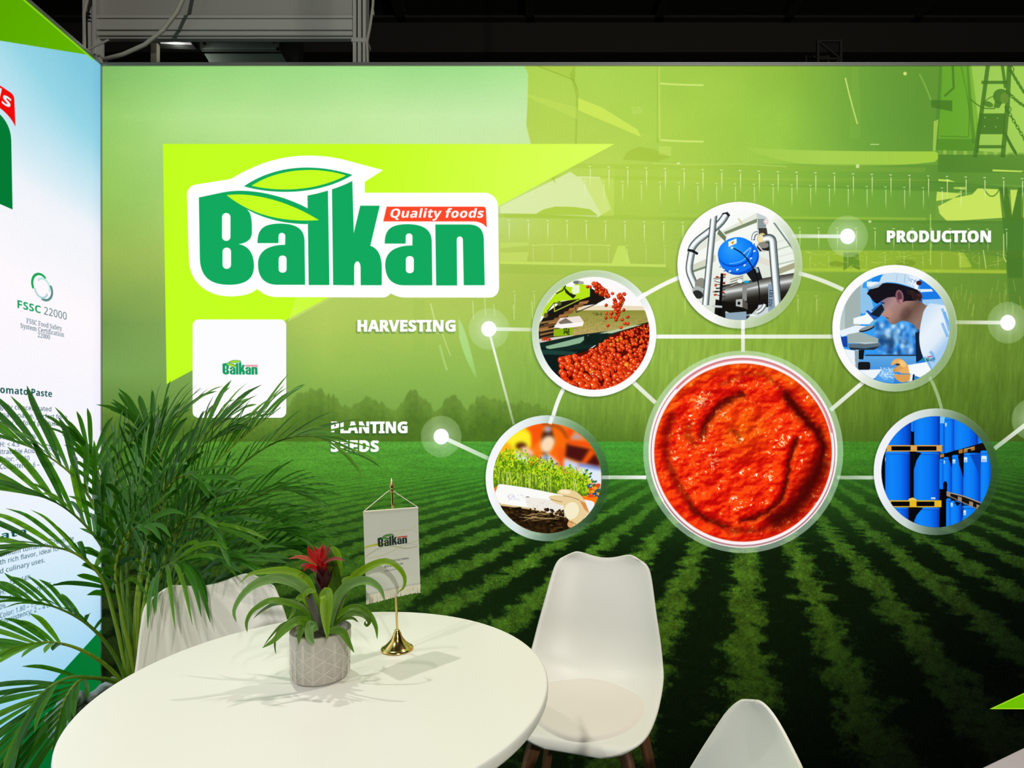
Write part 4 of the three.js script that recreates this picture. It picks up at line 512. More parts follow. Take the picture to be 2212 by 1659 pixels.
function backPrint(x0, x1) {
  const w = 1636, h = 2048, c = canvasOf(w, h), g = c.getContext('2d'), im = g.createImageData(w, h), o = [0, 0, 0], sx = (x1 - x0) / w, sy = (PY1 - PY0) / h;
  for (let j = 0; j < h; j++) for (let i = 0; i < w; i++) { backdrop(x0 + (i + 0.5) * sx, PY0 + (j + 0.5) * sy, o); const k = (j * w + i) * 4; im.data[k] = o[0]; im.data[k + 1] = o[1]; im.data[k + 2] = o[2]; im.data[k + 3] = 255; }
  g.putImageData(im, 0, 0);
  g.save(); g.scale(1 / sx, 1 / sy); g.translate(-x0, -PY0); artwork(g); g.restore();
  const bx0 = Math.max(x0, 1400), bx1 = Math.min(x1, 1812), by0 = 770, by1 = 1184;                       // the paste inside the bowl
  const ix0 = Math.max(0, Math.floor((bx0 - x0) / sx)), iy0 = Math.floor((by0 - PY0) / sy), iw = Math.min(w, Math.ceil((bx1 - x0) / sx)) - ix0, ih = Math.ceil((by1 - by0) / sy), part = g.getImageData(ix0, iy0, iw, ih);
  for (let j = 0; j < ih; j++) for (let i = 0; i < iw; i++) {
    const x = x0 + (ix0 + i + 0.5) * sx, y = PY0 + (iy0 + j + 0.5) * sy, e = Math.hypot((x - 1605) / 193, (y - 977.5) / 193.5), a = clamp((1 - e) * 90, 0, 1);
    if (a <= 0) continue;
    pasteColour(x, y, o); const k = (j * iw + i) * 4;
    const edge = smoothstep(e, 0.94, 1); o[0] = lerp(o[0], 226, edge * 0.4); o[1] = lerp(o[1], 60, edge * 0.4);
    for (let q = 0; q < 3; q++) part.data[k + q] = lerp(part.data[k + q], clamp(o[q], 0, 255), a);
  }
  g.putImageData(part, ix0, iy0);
  return c;
}
// side print: 819 dots per metre, right edge in the corner
function sidePrint() {
  const w = 1500, h = 2048, c = canvasOf(w, h), g = c.getContext('2d'), im = g.createImageData(w, h);
  const stops = [[0, 128, 200, 222], [180, 150, 214, 230], [300, 190, 228, 240], [480, 240, 244, 250], [700, 254, 249, 253], [1000, 248, 246, 254], [1250, 236, 244, 254], [1450, 210, 235, 250], [1650, 170, 218, 242], [1800, 140, 202, 234], [2048, 110, 180, 222]];
  for (let j = 0; j < h; j++) for (let i = 0; i < w; i++) {
    const y = j + (i - 1350) * -0.45 * clamp(1 - j / 900, 0, 1) + (fbm(i / 160, j / 160, 2) - 0.5) * 60; let s = 0; while (s < stops.length - 2 && y > stops[s + 1][0]) s++;
    const t = clamp((y - stops[s][0]) / (stops[s + 1][0] - stops[s][0]), 0, 1), k = (j * w + i) * 4, n = (vnoise(i / 1.6, j / 1.6) - 0.5) * 5, corner = clamp((i - 1462) / 38, 0, 1) * 8;
    for (let q = 0; q < 3; q++) im.data[k + q] = clamp(lerp(stops[s][q + 1], stops[s + 1][q + 1], t) + n - corner * (q === 2 ? 0.4 : 1), 0, 255); im.data[k + 3] = 255;
  }
  g.putImageData(im, 0, 0);
  const lg = g.createLinearGradient(1200, 0, 1460, 140); lg.addColorStop(0, '#58a600'); lg.addColorStop(1, '#68bb00'); poly(g, [[1180, 155.4], [1459, -1], [640, -1]], lg); stroke(g, [[660, 3], [1470, 3]], 7, '#8ad81c');
  const dg = g.createLinearGradient(1500, 1640, 1000, 2048); dg.addColorStop(0, '#067a34'); dg.addColorStop(0.6, '#04682c'); dg.addColorStop(1, '#024a1e'); poly(g, [[1500, 1626], [640, 2060], [1500, 2060]], dg);
  g.save(); g.translate(1227, 528); g.scale(1.63, 1.63); g.translate(-1047, -616); wordMark(g, { green: '#047a34', lime: '#8cc81c', red: '#f00a0a', word: '#e6f2f8' }); g.restore();
  // certificate mark
  const arc = (cx, cy, rx, ry, a0, a1, wd, col) => { g.beginPath(); g.ellipse(cx, cy, rx, ry, 0, a0, a1); g.lineWidth = wd; g.lineCap = 'round'; g.strokeStyle = col; g.stroke(); };
  arc(1302, 688, 23, 27, 2.7, 5.3, 6, '#1fa455'); arc(1310, 692, 19, 22, 3.9, 6.5, 5, '#b9ecdc'); arc(1314, 698, 22, 25, -0.6, 1.9, 6, '#5f8a88'); arc(1305, 699, 18, 20, 0.4, 3.0, 5, '#b3d6da');
  fitText(g, 'FSSC', 1237, 1304, 760, 'bold 27px sans-serif', '#22a060'); fitText(g, '22000', 1311, 1382, 760, '27px sans-serif', '#5f7c80');
  const ink = '#1c4450', deep = '#10504a';
  fitText(g, 'FSSC Food Safety', 1263, 1366, 792, '16px serif', ink); fitText(g, 'System Certification', 1247, 1373, 806.5, '16px serif', ink); fitText(g, '22000', 1294, 1330, 821, '16px serif', ink);
  const line = (hidden, shown, x1, base, font, col) => { g.save(); g.font = font; const ws = g.measureText(shown).width, k = (x1 - 1195) / ws; g.restore(); fitText(g, shown, 1195, x1, base, font, col); if (hidden) { g.save(); g.font = font; const wh = g.measureText(hidden).width * k; g.restore(); fitText(g, hidden, 1195 - wh, 1195, base, font, col); } };
  line('T', 'omato Paste', 1337, 969.5, 'bold 23px sans-serif', deep); line('Hi', 'ghly concentrated', 1335, 1006, '16.5px sans-serif', ink); line('to', 'mato paste, perfect for a', 1383, 1025.5, '16.5px sans-serif', ink); line('va', 'riety of food products.', 1365, 1043, '16.5px sans-serif', ink);
  line('B', 'rix: 36 – 38%', 1290, 1077, '15.5px sans-serif', ink); line('p', 'H: < 4.5', 1245, 1095, '15.5px sans-serif', ink); line('T', 'itratable Acidity: < 7%', 1345, 1112, '15.5px sans-serif', ink); line('', 'Color: > 2.10', 1272, 1130, '15.5px sans-serif', ink); line('', 'Consistency: 6 – 12 cm', 1343, 1147, '15.5px sans-serif', ink);
  line('Pass', 'ata', 1266, 1311, 'bold 23px sans-serif', deep); line('Pr', 'emium tomato concentrate', 1404, 1352, '16.5px sans-serif', ink); line('wi', 'th rich flavor, ideal for sauces', 1414, 1370, '16.5px sans-serif', ink); line('an', 'd culinary uses.', 1316, 1391, '16.5px sans-serif', ink);
  line('B', 'rix: 12 – 14%', 1276, 1424, '15.5px sans-serif', ink); line('p', 'H: < 4.7', 1248, 1441, '15.5px sans-serif', ink); line('T', 'itratable Acidity: 0.5 –', 1346, 1459, '15.5px sans-serif', ink); line('1.', '0%', 1210, 1475, '15.5px sans-serif', ink); line('', 'Color: 1.80 – 1.90', 1300, 1495, '15.5px sans-serif', ink); line('', 'Consistency: 2 – 4 cm', 1340, 1510, '15.5px sans-serif', ink);
  return c;
}

// ───────────────────────── materials ─────────────────────────
function grain(w, h, paint) { const c = canvasOf(w, h), g = c.getContext('2d'), im = g.createImageData(w, h), o = [0, 0, 0]; for (let j = 0; j < h; j++) for (let i = 0; i < w; i++) { paint(i, j, o); const k = (j * w + i) * 4; im.data[k] = o[0]; im.data[k + 1] = o[1]; im.data[k + 2] = o[2]; im.data[k + 3] = 255; } g.putImageData(im, 0, 0); return c; }
const woodTex = canvasTexture(grain(256, 512, (i, j, o) => { const n = fbm(i / 9 + fbm(i / 40, j / 160, 2) * 5, j / 120, 4), f = vnoise(i / 1.5, j / 40), v = 0.55 + 0.5 * n + 0.12 * f; o[0] = 128 * v; o[1] = 84 * v; o[2] = 52 * v; }));
const leafTex = canvasTexture(grain(128, 256, (i, j, o) => { const u = i / 128, rib = Math.abs(u - 0.5) < 0.03 ? 0.82 : 1, v = (0.86 + 0.14 * Math.sin(u * 70) + 0.22 * (fbm(i / 20, j / 40, 3) - 0.5)) * rib; o[0] = 255 * v; o[1] = 255 * v; o[2] = 255 * v; }));
const M = {
  shell: phys({ color: 0xe6e5dd, roughness: 0.42, clearcoat: 0.15, clearcoatRoughness: 0.4 }),
  pad: std({ color: 0xe6dfd5, roughness: 0.62 }),
  tableTop: phys({ color: 0xeeede6, roughness: 0.34 }),
  tableBase: std({ color: 0xdedcd6, roughness: 0.5 }),
  wood: std({ color: 0xffffff, map: woodTex, roughness: 0.55 }),
  steel: std({ color: 0x9a9a98, roughness: 0.35, metalness: 0.9 }),
  brass: std({ color: new THREE.Color(0.78, 0.56, 0.19), roughness: 0.16, metalness: 1 }),
  profile: std({ color: 0xa9aaa6, roughness: 0.4, metalness: 0.75 }),
  whiteProfile: std({ color: 0xb9b8b2, roughness: 0.5 }),
  panel: std({ color: 0xa8a6a0, roughness: 0.7 }),
  slot: std({ color: 0x22241f, roughness: 0.9 }),
  galvanised: std({ color: 0x8f9a90, roughness: 0.6, metalness: 0.25 }),
  cable: std({ color: 0xb5b2a4, roughness: 0.6 }),
  tape: std({ color: 0x1c1d1c, roughness: 0.6 }),
  hall: std({ color: 0x262622, roughness: 0.9 }),
  hallSteel: std({ color: 0x3c3a33, roughness: 0.7, metalness: 0.2 }),
  carpet: std({ color: 0x2c3a22, roughness: 1 }),
  back: std({ color: 0xbfbfba, roughness: 0.8 }),
  soil: std({ color: 0x241a12, roughness: 1 }),
  planter: std({ color: 0x6f7672, roughness: 0.75 }),
  black: std({ color: 0x151515, roughness: 0.5 }),
  cord: std({ color: 0xe8e4d0, roughness: 0.8 }),
  lamp: std({ color: 0x222222, roughness: 0.5, emissive: 0xfff2dc, emissiveIntensity: 6 }),
};
const leafMat = (hex, trans = 0.3, rough = 0.5) => phys({ color: hex, map: leafTex, roughness: rough, specularIntensity: 0.45, transmission: trans, thickness: 0, side: THREE.DoubleSide });
const PALM = [leafMat(0x5ca80c, 0.42), leafMat(0x47960e, 0.4), leafMat(0x74b80e, 0.45), leafMat(0x357c1a, 0.35), leafMat(0x7a6a3a, 0.15, 0.7)];
const STEM = [std({ color: 0x8aa526, roughness: 0.5 }), std({ color: 0x648a1e, roughness: 0.5 })];
const BROM = [leafMat(0x93c40c, 0.35, 0.42), leafMat(0x6aa018, 0.3, 0.42), leafMat(0x86b85a, 0.3, 0.45), leafMat(0x567e18, 0.25, 0.45), leafMat(0x6a6a58, 0.1, 0.5)];
const BRACT = [leafMat(0xf0140c, 0.3, 0.4), leafMat(0xd00c10, 0.25, 0.4), leafMat(0x4c0d16, 0.1, 0.45), leafMat(0xe8683c, 0.3, 0.45), leafMat(0xc25a58, 0.3, 0.45), leafMat(0xa1b01c, 0.3, 0.45)];

// ───────────────────────── the hall ─────────────────────────
struct('floor', box(16, 0.2, 16, 0, -0.1, -2), M.carpet);
struct('ceiling', box(16, 0.2, 16, 0, 7.1, -2), M.hall);
struct('wall_far', box(16, 7.4, 0.2, 0, 3.5, -10.1), M.hall);
struct('wall_near', box(16, 7.4, 0.2, 0, 3.5, 6.1), M.hall);
struct('wall_west', box(0.2, 7.4, 16, -8.1, 3.5, -2), M.hall);
struct('wall_east', box(0.2, 7.4, 16, 8.1, 3.5, -2), M.hall);
function iBeam(len, h, w, t) { return mergeGeometries([box(len, t, w, 0, h / 2 - t / 2, 0), box(len, t, w, 0, -h / 2 + t / 2, 0), box(len, h - t * 2, t, 0, 0, 0)]); }
{ // roof steel: two girders across and the purlins on them
  [[-7.55, 6.62], [-9.3, 6.75]].forEach(([z, y], i) => { const b = struct('roof_girder', iBeam(15.8, 0.5, 0.22, 0.03), M.hallSteel); b.position.set(0, y, z); });
  const pg = box(0.12, 0.16, 15.6, 0, 0, 0);
  for (let k = 0; k < 9; k++) { const p = struct('roof_purlin', pg, M.hallSteel); p.position.set(-7 + k * 1.75, 6.92, -2.1); }
}
// ───────────────────────── the lit booth walls ─────────────────────────
const CX = -1.51, CZ = -1.94, RIGHT = 2.47, TOP = 2.5;
function emissivePrint(canvas) { return phys({ color: 0x020202, roughness: 1, specularIntensity: 0, emissive: 0xffffff, emissiveIntensity: 1, emissiveMap: canvasTexture(canvas) }); }
const MIDX = (1439.4 - VX) * UNIT;
{
  const w = RIGHT - CX;
  const wall = struct('wall_back', box(w + 0.1, TOP - 0.004, 0.1, CX - 0.05 + (w + 0.1) / 2, TOP / 2, CZ - 0.056), M.back);
  const plane = (x0, x1) => new THREE.PlaneGeometry(x1 - x0, TOP).translate((x0 + x1) / 2, TOP / 2, CZ);
  const g = mergeGeometries([plane(CX, MIDX), plane(MIDX, RIGHT)], true);
  const print = struct('lightbox_print', g, [emissivePrint(backPrint(PX0, 1439.4)), emissivePrint(backPrint(1439.4, PX1))], wall);
  print.userData.label = 'backlit green fabric print of a field with a large word mark and round pictures';
  // aluminium edge profile, standing a little proud along the top
  const edge = (pts) => mergeGeometries(pts);
  struct('edge_profile', edge([box(w + 0.02, 0.0055, 0.11, CX + w / 2, TOP + 0.0045, CZ - 0.05), box(w, 0.006, 0.004, CX + w / 2, TOP - 0.001, CZ + 0.002)]), M.profile, wall);
  struct('edge_profile', box(0.03, TOP, 0.11, RIGHT + 0.016, TOP / 2, CZ - 0.05), M.profile, wall);
}
{
  const z1 = CZ + 1.83, wall = struct('wall_left', box(0.1, TOP - 0.004, 1.83, CX - 0.056, TOP / 2, (CZ + z1) / 2), M.back);
  const g = new THREE.PlaneGeometry(1.8315, TOP).rotateY(Math.PI / 2).translate(CX, TOP / 2, (CZ + z1) / 2);
  const print = struct('lightbox_print', g, emissivePrint(sidePrint()), wall);
  print.userData.label = 'backlit white and pale blue fabric print with product text';
  struct('edge_profile', mergeGeometries([box(0.11, 0.006, 1.86, CX - 0.05, TOP + 0.006, (CZ + z1) / 2), box(0.004, 0.006, 1.83, CX + 0.002, TOP + 0.001, (CZ + z1) / 2), box(0.004, TOP, 0.004, CX + 0.002, TOP / 2, CZ + 0.0022)]), M.profile, wall);
  struct('edge_profile', box(0.11, TOP, 0.03, CX - 0.05, TOP / 2, z1 + 0.016), M.profile, wall);
}
{ // soft light of the two lit walls for renderers without bounced light
  const add = (w, h, x, y, z, ty, c, k) => { const l = new THREE.RectAreaLight(c, k, w, h); l.position.set(x, y, z); l.lookAt(...ty); scene.add(l); };
  add(RIGHT - CX, TOP, (CX + RIGHT) / 2, TOP / 2, CZ + 0.012, [(CX + RIGHT) / 2, TOP / 2, 5], 0x9fd070, LIGHTBOX_SHARE * 0.5);
  add(1.83, TOP, CX + 0.012, TOP / 2, CZ + 0.915, [5, TOP / 2, CZ + 0.915], 0xe8f4ff, LIGHTBOX_SHARE);
}
// ───────────────────────── framework behind the back wall ─────────────────────────
function octPost(name, label, x, z, h, parentGroup) {
  const t = thing(name, label, 'post', [x, 0, z], 0, parentGroup);
  mesh('post_core', box(0.026, h, 0.026, 0, h / 2, 0), M.slot, t);
  for (let k = 0; k < 3; k++) mesh('face_rib', rbox(0.0125, h, 0.046, 0.002, -0.0185 + k * 0.0185, h / 2, 0), M.whiteProfile, t);
  return t;
}
const ZF = -2.09;
const postA = octPost('frame_post', 'grey slotted aluminium post behind the corner of the two lit walls', at(202, 100, 2.09).x, ZF, 3.8);
const postB = octPost('frame_post', 'pale slotted aluminium post with a tape collar, right end of the frame panel', at(780, 100, 2.09).x, ZF, 3.8);
{ const y = at(780, 96, 2.09).y; const b = mesh('tape_band', rbox(0.06, 0.017, 0.052, 0.003), M.whiteProfile, postB); b.position.y = y; b.rotation.z = -0.06; }
{
  const x0 = at(215, 0, 2.09).x, x1 = at(764, 0, 2.09).x, w = x1 - x0, cx = (x0 + x1) / 2, Y = (py) => at(0, py, 2.08).y;
  const p = thing('header_panel', 'grey infill board with grooved rails bridging the two slotted posts above the print', 'panel', [cx, 0, ZF]);
  mesh('board', box(w, 3.7 - Y(38), 0.008, 0, (3.7 + Y(38)) / 2, -0.006), M.panel, p);
  const rail = (a, b, d = 0.03) => mesh('rail', rbox(w, Y(a) - Y(b), d, 0.0025, 0, (Y(a) + Y(b)) / 2, 0), M.whiteProfile, p);
  rail(34, 41); rail(43.5, 66.5, 0.034); rail(68.5, 78); rail(79.5, 83, 0.02);
  mesh('rail_core', box(w - 0.002, Y(35) - Y(82), 0.014, 0, (Y(35) + Y(82)) / 2, -0.006), M.slot, p);
  mesh('side_rail', box(0.006, Y(80) - Y(142), 0.02, -w / 2 + 0.004, (Y(80) + Y(142)) / 2, 0), M.whiteProfile, p);
}
{ // equipment behind: bracketed metal case and side plate
  const c = at(520, 90, 2.26), t = thing('metal_case', 'grey green sheet metal case with bolts hung under the frame panel', 'metal case', [c.x, 0, c.z]);
  const P = (px, py) => { const v = at(px, py, 2.2); return [v.x - c.x, v.y]; };
  const [ax, ay] = P(434, 85), [bx, by] = P(606, 109), [, cy] = P(0, 150);
  mesh('case_lip', rbox(bx - ax, ay - by, 0.02, 0.003, (ax + bx) / 2, (ay + by) / 2, 0.06), M.galvanised, t);
  const sh = new THREE.Shape(); const pts = [[436, 109], [604, 109], [618, 136], [618, 170], [452, 170], [452, 136]].map(([x, y]) => P(x, y)); sh.moveTo(...pts[0]); pts.slice(1).forEach((q) => sh.lineTo(...q)); sh.closePath();
  mesh('case_body', new THREE.ExtrudeGeometry(sh, { depth: 0.1, bevelEnabled: true, bevelSize: 0.002, bevelThickness: 0.002, bevelSegments: 1 }).translate(0, 0, -0.06), M.galvanised, t);
  for (const [px, py] of [[445, 98], [594, 95], [603, 111]]) { const [x, y] = P(px, py); mesh('bolt', new THREE.CylinderGeometry(0.0055, 0.0055, 0.006, 12).rotateX(Math.PI / 2).translate(x, y, 0.073), M.black, t); }
  mesh('hanging_rod', new THREE.CylinderGeometry(0.008, 0.008, 7 - ay, 10).translate(0, (7 + ay) / 2 - 0.004, 0.02), M.hallSteel, t);
  const g = at(628, 110, 2.4), q = thing('support_plate', 'dull grey upright plate beside the metal case', 'plate', [g.x, 0, g.z]);
  const wP = 46 / FOCAL * 2.4; mesh('plate', rbox(wP, 3.27, 0.05, 0.004, 0, 1.635, 0), M.panel, q); mesh('gusset', box(0.012, 0.5, 0.09, -wP / 2 - 0.004, 2.8, 0.02), M.panel, q);
  const f = at(378, 98, 2.16), s = thing('batten_light', 'slim dark luminaire with a pale lit underside behind the frame', 'light', [f.x, f.y, f.z], 0.05);
  mesh('housing', rbox(0.15, 0.022, 0.05, 0.004, 0, 0.012, 0), M.slot, s);
  mesh('lamp_strip', rbox(0.118, 0.004, 0.012, 0.0015, 0.012, -0.001, 0.016), std({ color: 0x888888, emissive: 0xf2f0f4, emissiveIntensity: 0.3 }), s);
  { const l = new THREE.PointLight(0xf2f4ee, 0.035, 0, 2); l.position.set(f.x + 0.012, f.y - 0.012, f.z + 0.016); l.castShadow = true; scene.add(l); }
  mesh('bracket', rbox(0.026, 0.3, 0.02, 0.003, -0.075, -0.14, 0), std({ color: 0x5c5a4c, roughness: 0.8 }), s); mesh('bracket_arm', rbox(0.02, 0.62, 0.02, 0.003, 0.0, 0.33, -0.02), M.slot, s);
}
{ // cables
  const cb = (name, label, pts, r, cat = 'cable') => { const t = thing(name, label, cat); mesh('sheath', tube(pts, r, 40, 10), M.cable, t); return t; };
  const z = 2.0, c1 = cb('power_cable', 'thick pale cable sagging across the frame panel down to the wall edge', [at(424, -160, 2.02), at(412, -60, 2.0), at(395, 5, z), at(368, 45, z), at(338, 80, z), at(290, 108, z), at(240, 126, z), at(222, 130, 2.02), at(236, 150, 2.1), at(250, 220, 2.16), at(252, 420, 2.16), at(254, 1600, 2.16)], 0.0068);
  const c2 = cb('power_cable', 'thin cable hanging beside the corner post with black tape wraps', [at(190, -200, 2.035), at(190, 0, 2.035), at(182, 25, 2.035), at(181, 60, 2.035), at(184, 95, 2.035), at(182, 130, 2.035), at(176, 300, 2.035), at(176, 1640, 2.035)], 0.0055);
  for (const py of [22, 30]) mesh('tape_wrap', new THREE.TorusGeometry(0.0064, 0.0022, 8, 16).rotateX(Math.PI / 2).translate(at(183, py, 2.035).x, at(183, py, 2.035).y, -2.05), M.tape, c2);
  const c3 = cb('power_cable', 'pale cable looping down beside the taped right hand post', [at(808, -220, 2.08), at(807, -20, 2.08), at(804, 30, 2.08), at(797, 70, 2.06), at(792, 100, 2.05), at(794, 134, 2.05), at(797, 300, 2.06), at(797, 1640, 2.06)], 0.0050);
  mesh('cable_joint', rbox(0.012, 0.022, 0.012, 0.003, at(805, 28, 2.08).x, at(805, 28, 2.08).y, -2.08), M.cable, c3);
  const d = thing('brace_strap', 'flat grey strap running diagonally past the corner post', 'strap');
  const a = at(186, 112, 2.04), b = at(232, 84, 2.03), L = a.distanceTo(b), m = mesh('strap', rbox(L, 0.008, 0.003, 0.001), M.whiteProfile, d); m.position.copy(a).add(b).multiplyScalar(0.5); m.rotation.z = Math.atan2(b.y - a.y, b.x - a.x);
}
{ // far lattice mast top glimpsed above the wall
  const c = at(1778, 122, 5.4), t = thing('lattice_mast', 'dim lattice mast top peeping over the wall at the right', 'mast', [c.x, 0, c.z]);
  const w = 0.11, h0 = c.y - 2.5, h1 = c.y + 0.08;
  for (const [x, z] of [[-w, -w], [w, -w], [-w, w], [w, w]]) mesh('leg', box(0.022, h1, 0.022, x, h1 / 2, z), M.hallSteel, t);
  for (let k = 0; k < 8; k++) { const y = h1 - 0.01 - k * 0.17; for (const z of [w, -w]) mesh('brace', box(w * 2, 0.014, 0.014, 0, y, z), M.hallSteel, t); const g = box(Math.hypot(2 * w, 0.17), 0.014, 0.014).rotateZ(Math.atan2(0.17, 2 * w) * (k % 2 ? 1 : -1)).translate(0, y - 0.085, w); mesh('brace', g, M.hallSteel, t); }
}
// ───────────────────────── shapes for furniture ─────────────────────────
// a surface over [0,1]² with thickness, closed round its edge
function slab(nu, nv, S, thick) {
  const p = [], uv = [], idx = [], n = (nu + 1) * (nv + 1), top = [];
  for (let j = 0; j <= nv; j++) for (let i = 0; i <= nu; i++) top.push(S(i / nu, j / nv));
  const nor = top.map((q, k) => { const i = k % (nu + 1), j = (k - i) / (nu + 1), a = top[j * (nu + 1) + Math.min(i + 1, nu)].clone().sub(top[j * (nu + 1) + Math.max(i - 1, 0)]), b = top[Math.min(j + 1, nv) * (nu + 1) + i].clone().sub(top[Math.max(j - 1, 0) * (nu + 1) + i]); return a.cross(b).normalize(); });
  top.forEach((q, k) => { p.push(q.x, q.y, q.z); uv.push((k % (nu + 1)) / nu, Math.floor(k / (nu + 1)) / nv); });
  top.forEach((q, k) => { const r = q.clone().addScaledVector(nor[k], -thick); p.push(r.x, r.y, r.z); uv.push((k % (nu + 1)) / nu, Math.floor(k / (nu + 1)) / nv); });
  for (let j = 0; j < nv; j++) for (let i = 0; i < nu; i++) { const a = j * (nu + 1) + i, b = a + 1, c = a + nu + 1, d = c + 1; idx.push(a, b, d, a, d, c, n + a, n + d, n + b, n + a, n + c, n + d); }
  const rim = []; for (let i = 0; i < nu; i++) rim.push(i); for (let j = 0; j < nv; j++) rim.push(j * (nu + 1) + nu); for (let i = nu; i > 0; i--) rim.push(nv * (nu + 1) + i); for (let j = nv; j > 0; j--) rim.push(j * (nu + 1));
  // rounded lip: one extra ring pushed outwards
  const m0 = p.length / 3;
  rim.forEach((k, q) => { const prev = top[rim[(q + rim.length - 1) % rim.length]], next = top[rim[(q + 1) % rim.length]], out = next.clone().sub(prev).cross(nor[k]).normalize(), r = top[k].clone().addScaledVector(nor[k], -thick / 2).addScaledVector(out, thick * 0.55); p.push(r.x, r.y, r.z); uv.push(0, 0); });
  rim.forEach((k, q) => { const k2 = rim[(q + 1) % rim.length], e = m0 + q, e2 = m0 + (q + 1) % rim.length; idx.push(k, e, k2, k2, e, e2, e, n + k, e2, e2, n + k, n + k2); });
  const g = new THREE.BufferGeometry(); g.setAttribute('position', new THREE.Float32BufferAttribute(p, 3)); g.setAttribute('uv', new THREE.Float32BufferAttribute(uv, 2)); g.setIndex(idx); g.computeVertexNormals(); return g;
}
function along(keys, t) { let i = 0; while (i < keys.length - 2 && t > keys[i + 1][0]) i++; const a = keys[i], b = keys[i + 1], p = keys[Math.max(i - 1, 0)], q = keys[Math.min(i + 2, keys.length - 1)], s = clamp((t - a[0]) / (b[0] - a[0]), 0, 1); return a.slice(1).map((v, k) => { const m0 = (b[k + 1] - p[k + 1]) / (b[0] - p[0]) * (b[0] - a[0]), m1 = (q[k + 1] - a[k + 1]) / (q[0] - a[0]) * (b[0] - a[0]), s2 = s * s, s3 = s2 * s; return (2 * s3 - 3 * s2 + 1) * v + (s3 - 2 * s2 + s) * m0 + (-2 * s3 + 3 * s2) * b[k + 1] + (s3 - s2) * m1; }); }
// profile of the seat shell: t, height, forward
const SHELL = [[0, 0.418, 0.214], [0.05, 0.434, 0.204], [0.16, 0.438, 0.148], [0.3, 0.434, 0.06], [0.42, 0.432, -0.02], [0.52, 0.442, -0.095], [0.6, 0.474, -0.15], [0.68, 0.538, -0.186], [0.78, 0.63, -0.215], [0.9, 0.735, -0.25], [1, 0.812, -0.276]];
const WIDE = [[0, 0.07], [0.025, 0.115], [0.07, 0.15], [0.15, 0.176], [0.28, 0.193], [0.42, 0.201], [0.52, 0.203], [0.6, 0.2], [0.7, 0.19], [0.8, 0.174], [0.9, 0.158], [0.955, 0.145], [0.985, 0.128], [1, 0.108]];
const CURL = [[0, 0], [0.1, 0.008], [0.25, 0.026], [0.4, 0.05], [0.52, 0.068], [0.65, 0.066], [0.8, 0.052], [0.93, 0.036], [1, 0.03]];
function shellPoint(u, t) {
  const [y, z] = along(SHELL, t), [y2, z2] = along(SHELL, Math.min(t + 0.17, 1)), [y1, z1] = along(SHELL, Math.max(t - 0.17, 0)), ty = y2 - y1, tz = z2 - z1, l = Math.hypot(ty, tz), ny = -tz / l, nz = ty / l;
  const w = along(WIDE, t)[0], c = along(CURL, t)[0] * Math.pow(Math.abs(u), 2.4), dip = 0.024 * Math.pow(1 - u * u, 1.5) * smoothstep(t, 0.8, 1) + 0.016 * Math.pow(Math.abs(u), 6) * smoothstep(t, 0.9, 1);
  return V(u * w, y + ny * c - dip, z + nz * c);
}
const shellGeo = slab(40, 64, (a, b) => shellPoint(1 - 2 * a, b), 0.007);
const padGeo = (() => { // loose round seat pad
  const na = 64, nr = 16, p = [], idx = [];
  for (let j = 0; j <= nr; j++) for (let i = 0; i < na; i++) { const r = j / nr, a = i / na * Math.PI * 2, e = Math.pow(Math.min(1, r), 1), u = 0.86 * e * Math.cos(a), t = 0.31 + e * Math.sin(a) * (Math.sin(a) > 0 ? 0.25 : 0.275), q = shellPoint(u, t), q2 = shellPoint(u, t + 0.01), q3 = shellPoint(u + 0.01, t), n = q2.sub(q).cross(q3.sub(q)).normalize(); if (n.y < 0) n.negate(); q.addScaledVector(n, j === nr ? 0.001 : 0.004 + 0.02 * Math.sqrt(Math.max(0, 1 - Math.pow(r, 3.2)))); p.push(q.x, q.y, q.z); }
  for (let j = 0; j < nr; j++) for (let i = 0; i < na; i++) { const a = j * na + i, b = j * na + (i + 1) % na, c = a + na, d = b + na; idx.push(a, b, d, a, d, c); }
  const g = new THREE.BufferGeometry(); g.setAttribute('position', new THREE.Float32BufferAttribute(p, 3)); g.setIndex(idx); g.computeVertexNormals(); return g;
})();
// a bar of rounded rectangular section swept along points
function sweep(pts, size, side, seg = 18) {
  const c = curve(pts), p = [], uv = [], idx = [], ring = 12;
  for (let j = 0; j <= seg; j++) { const t = j / seg, q = c.getPoint(t), T = c.getTangent(t), S = side.clone().addScaledVector(T, -side.dot(T)).normalize(), N = T.clone().cross(S), [w, h] = size(t); for (let i = 0; i < ring; i++) { const a = i / ring * Math.PI * 2, cx = Math.sign(Math.cos(a)) * Math.pow(Math.abs(Math.cos(a)), 0.4), sy = Math.sign(Math.sin(a)) * Math.pow(Math.abs(Math.sin(a)), 0.4), v = q.clone().addScaledVector(S, cx * w / 2).addScaledVector(N, sy * h / 2); p.push(v.x, v.y, v.z); uv.push(i / ring, t); } }
  for (let j = 0; j < seg; j++) for (let i = 0; i < ring; i++) { const a = j * ring + i, b = j * ring + (i + 1) % ring; idx.push(a, b, b + ring, a, b + ring, a + ring); }
  for (const j of [0, seg]) { const m = p.length / 3, q = c.getPoint(j / seg); p.push(q.x, q.y, q.z); uv.push(0.5, j / seg); for (let i = 0; i < ring; i++) { const a = j * ring + i, b = j * ring + (i + 1) % ring; j ? idx.push(a, b, m) : idx.push(b, a, m); } }
  const g = new THREE.BufferGeometry(); g.setAttribute('position', new THREE.Float32BufferAttribute(p, 3)); g.setAttribute('uv', new THREE.Float32BufferAttribute(uv, 2)); g.setIndex(idx); g.computeVertexNormals(); return g;
}
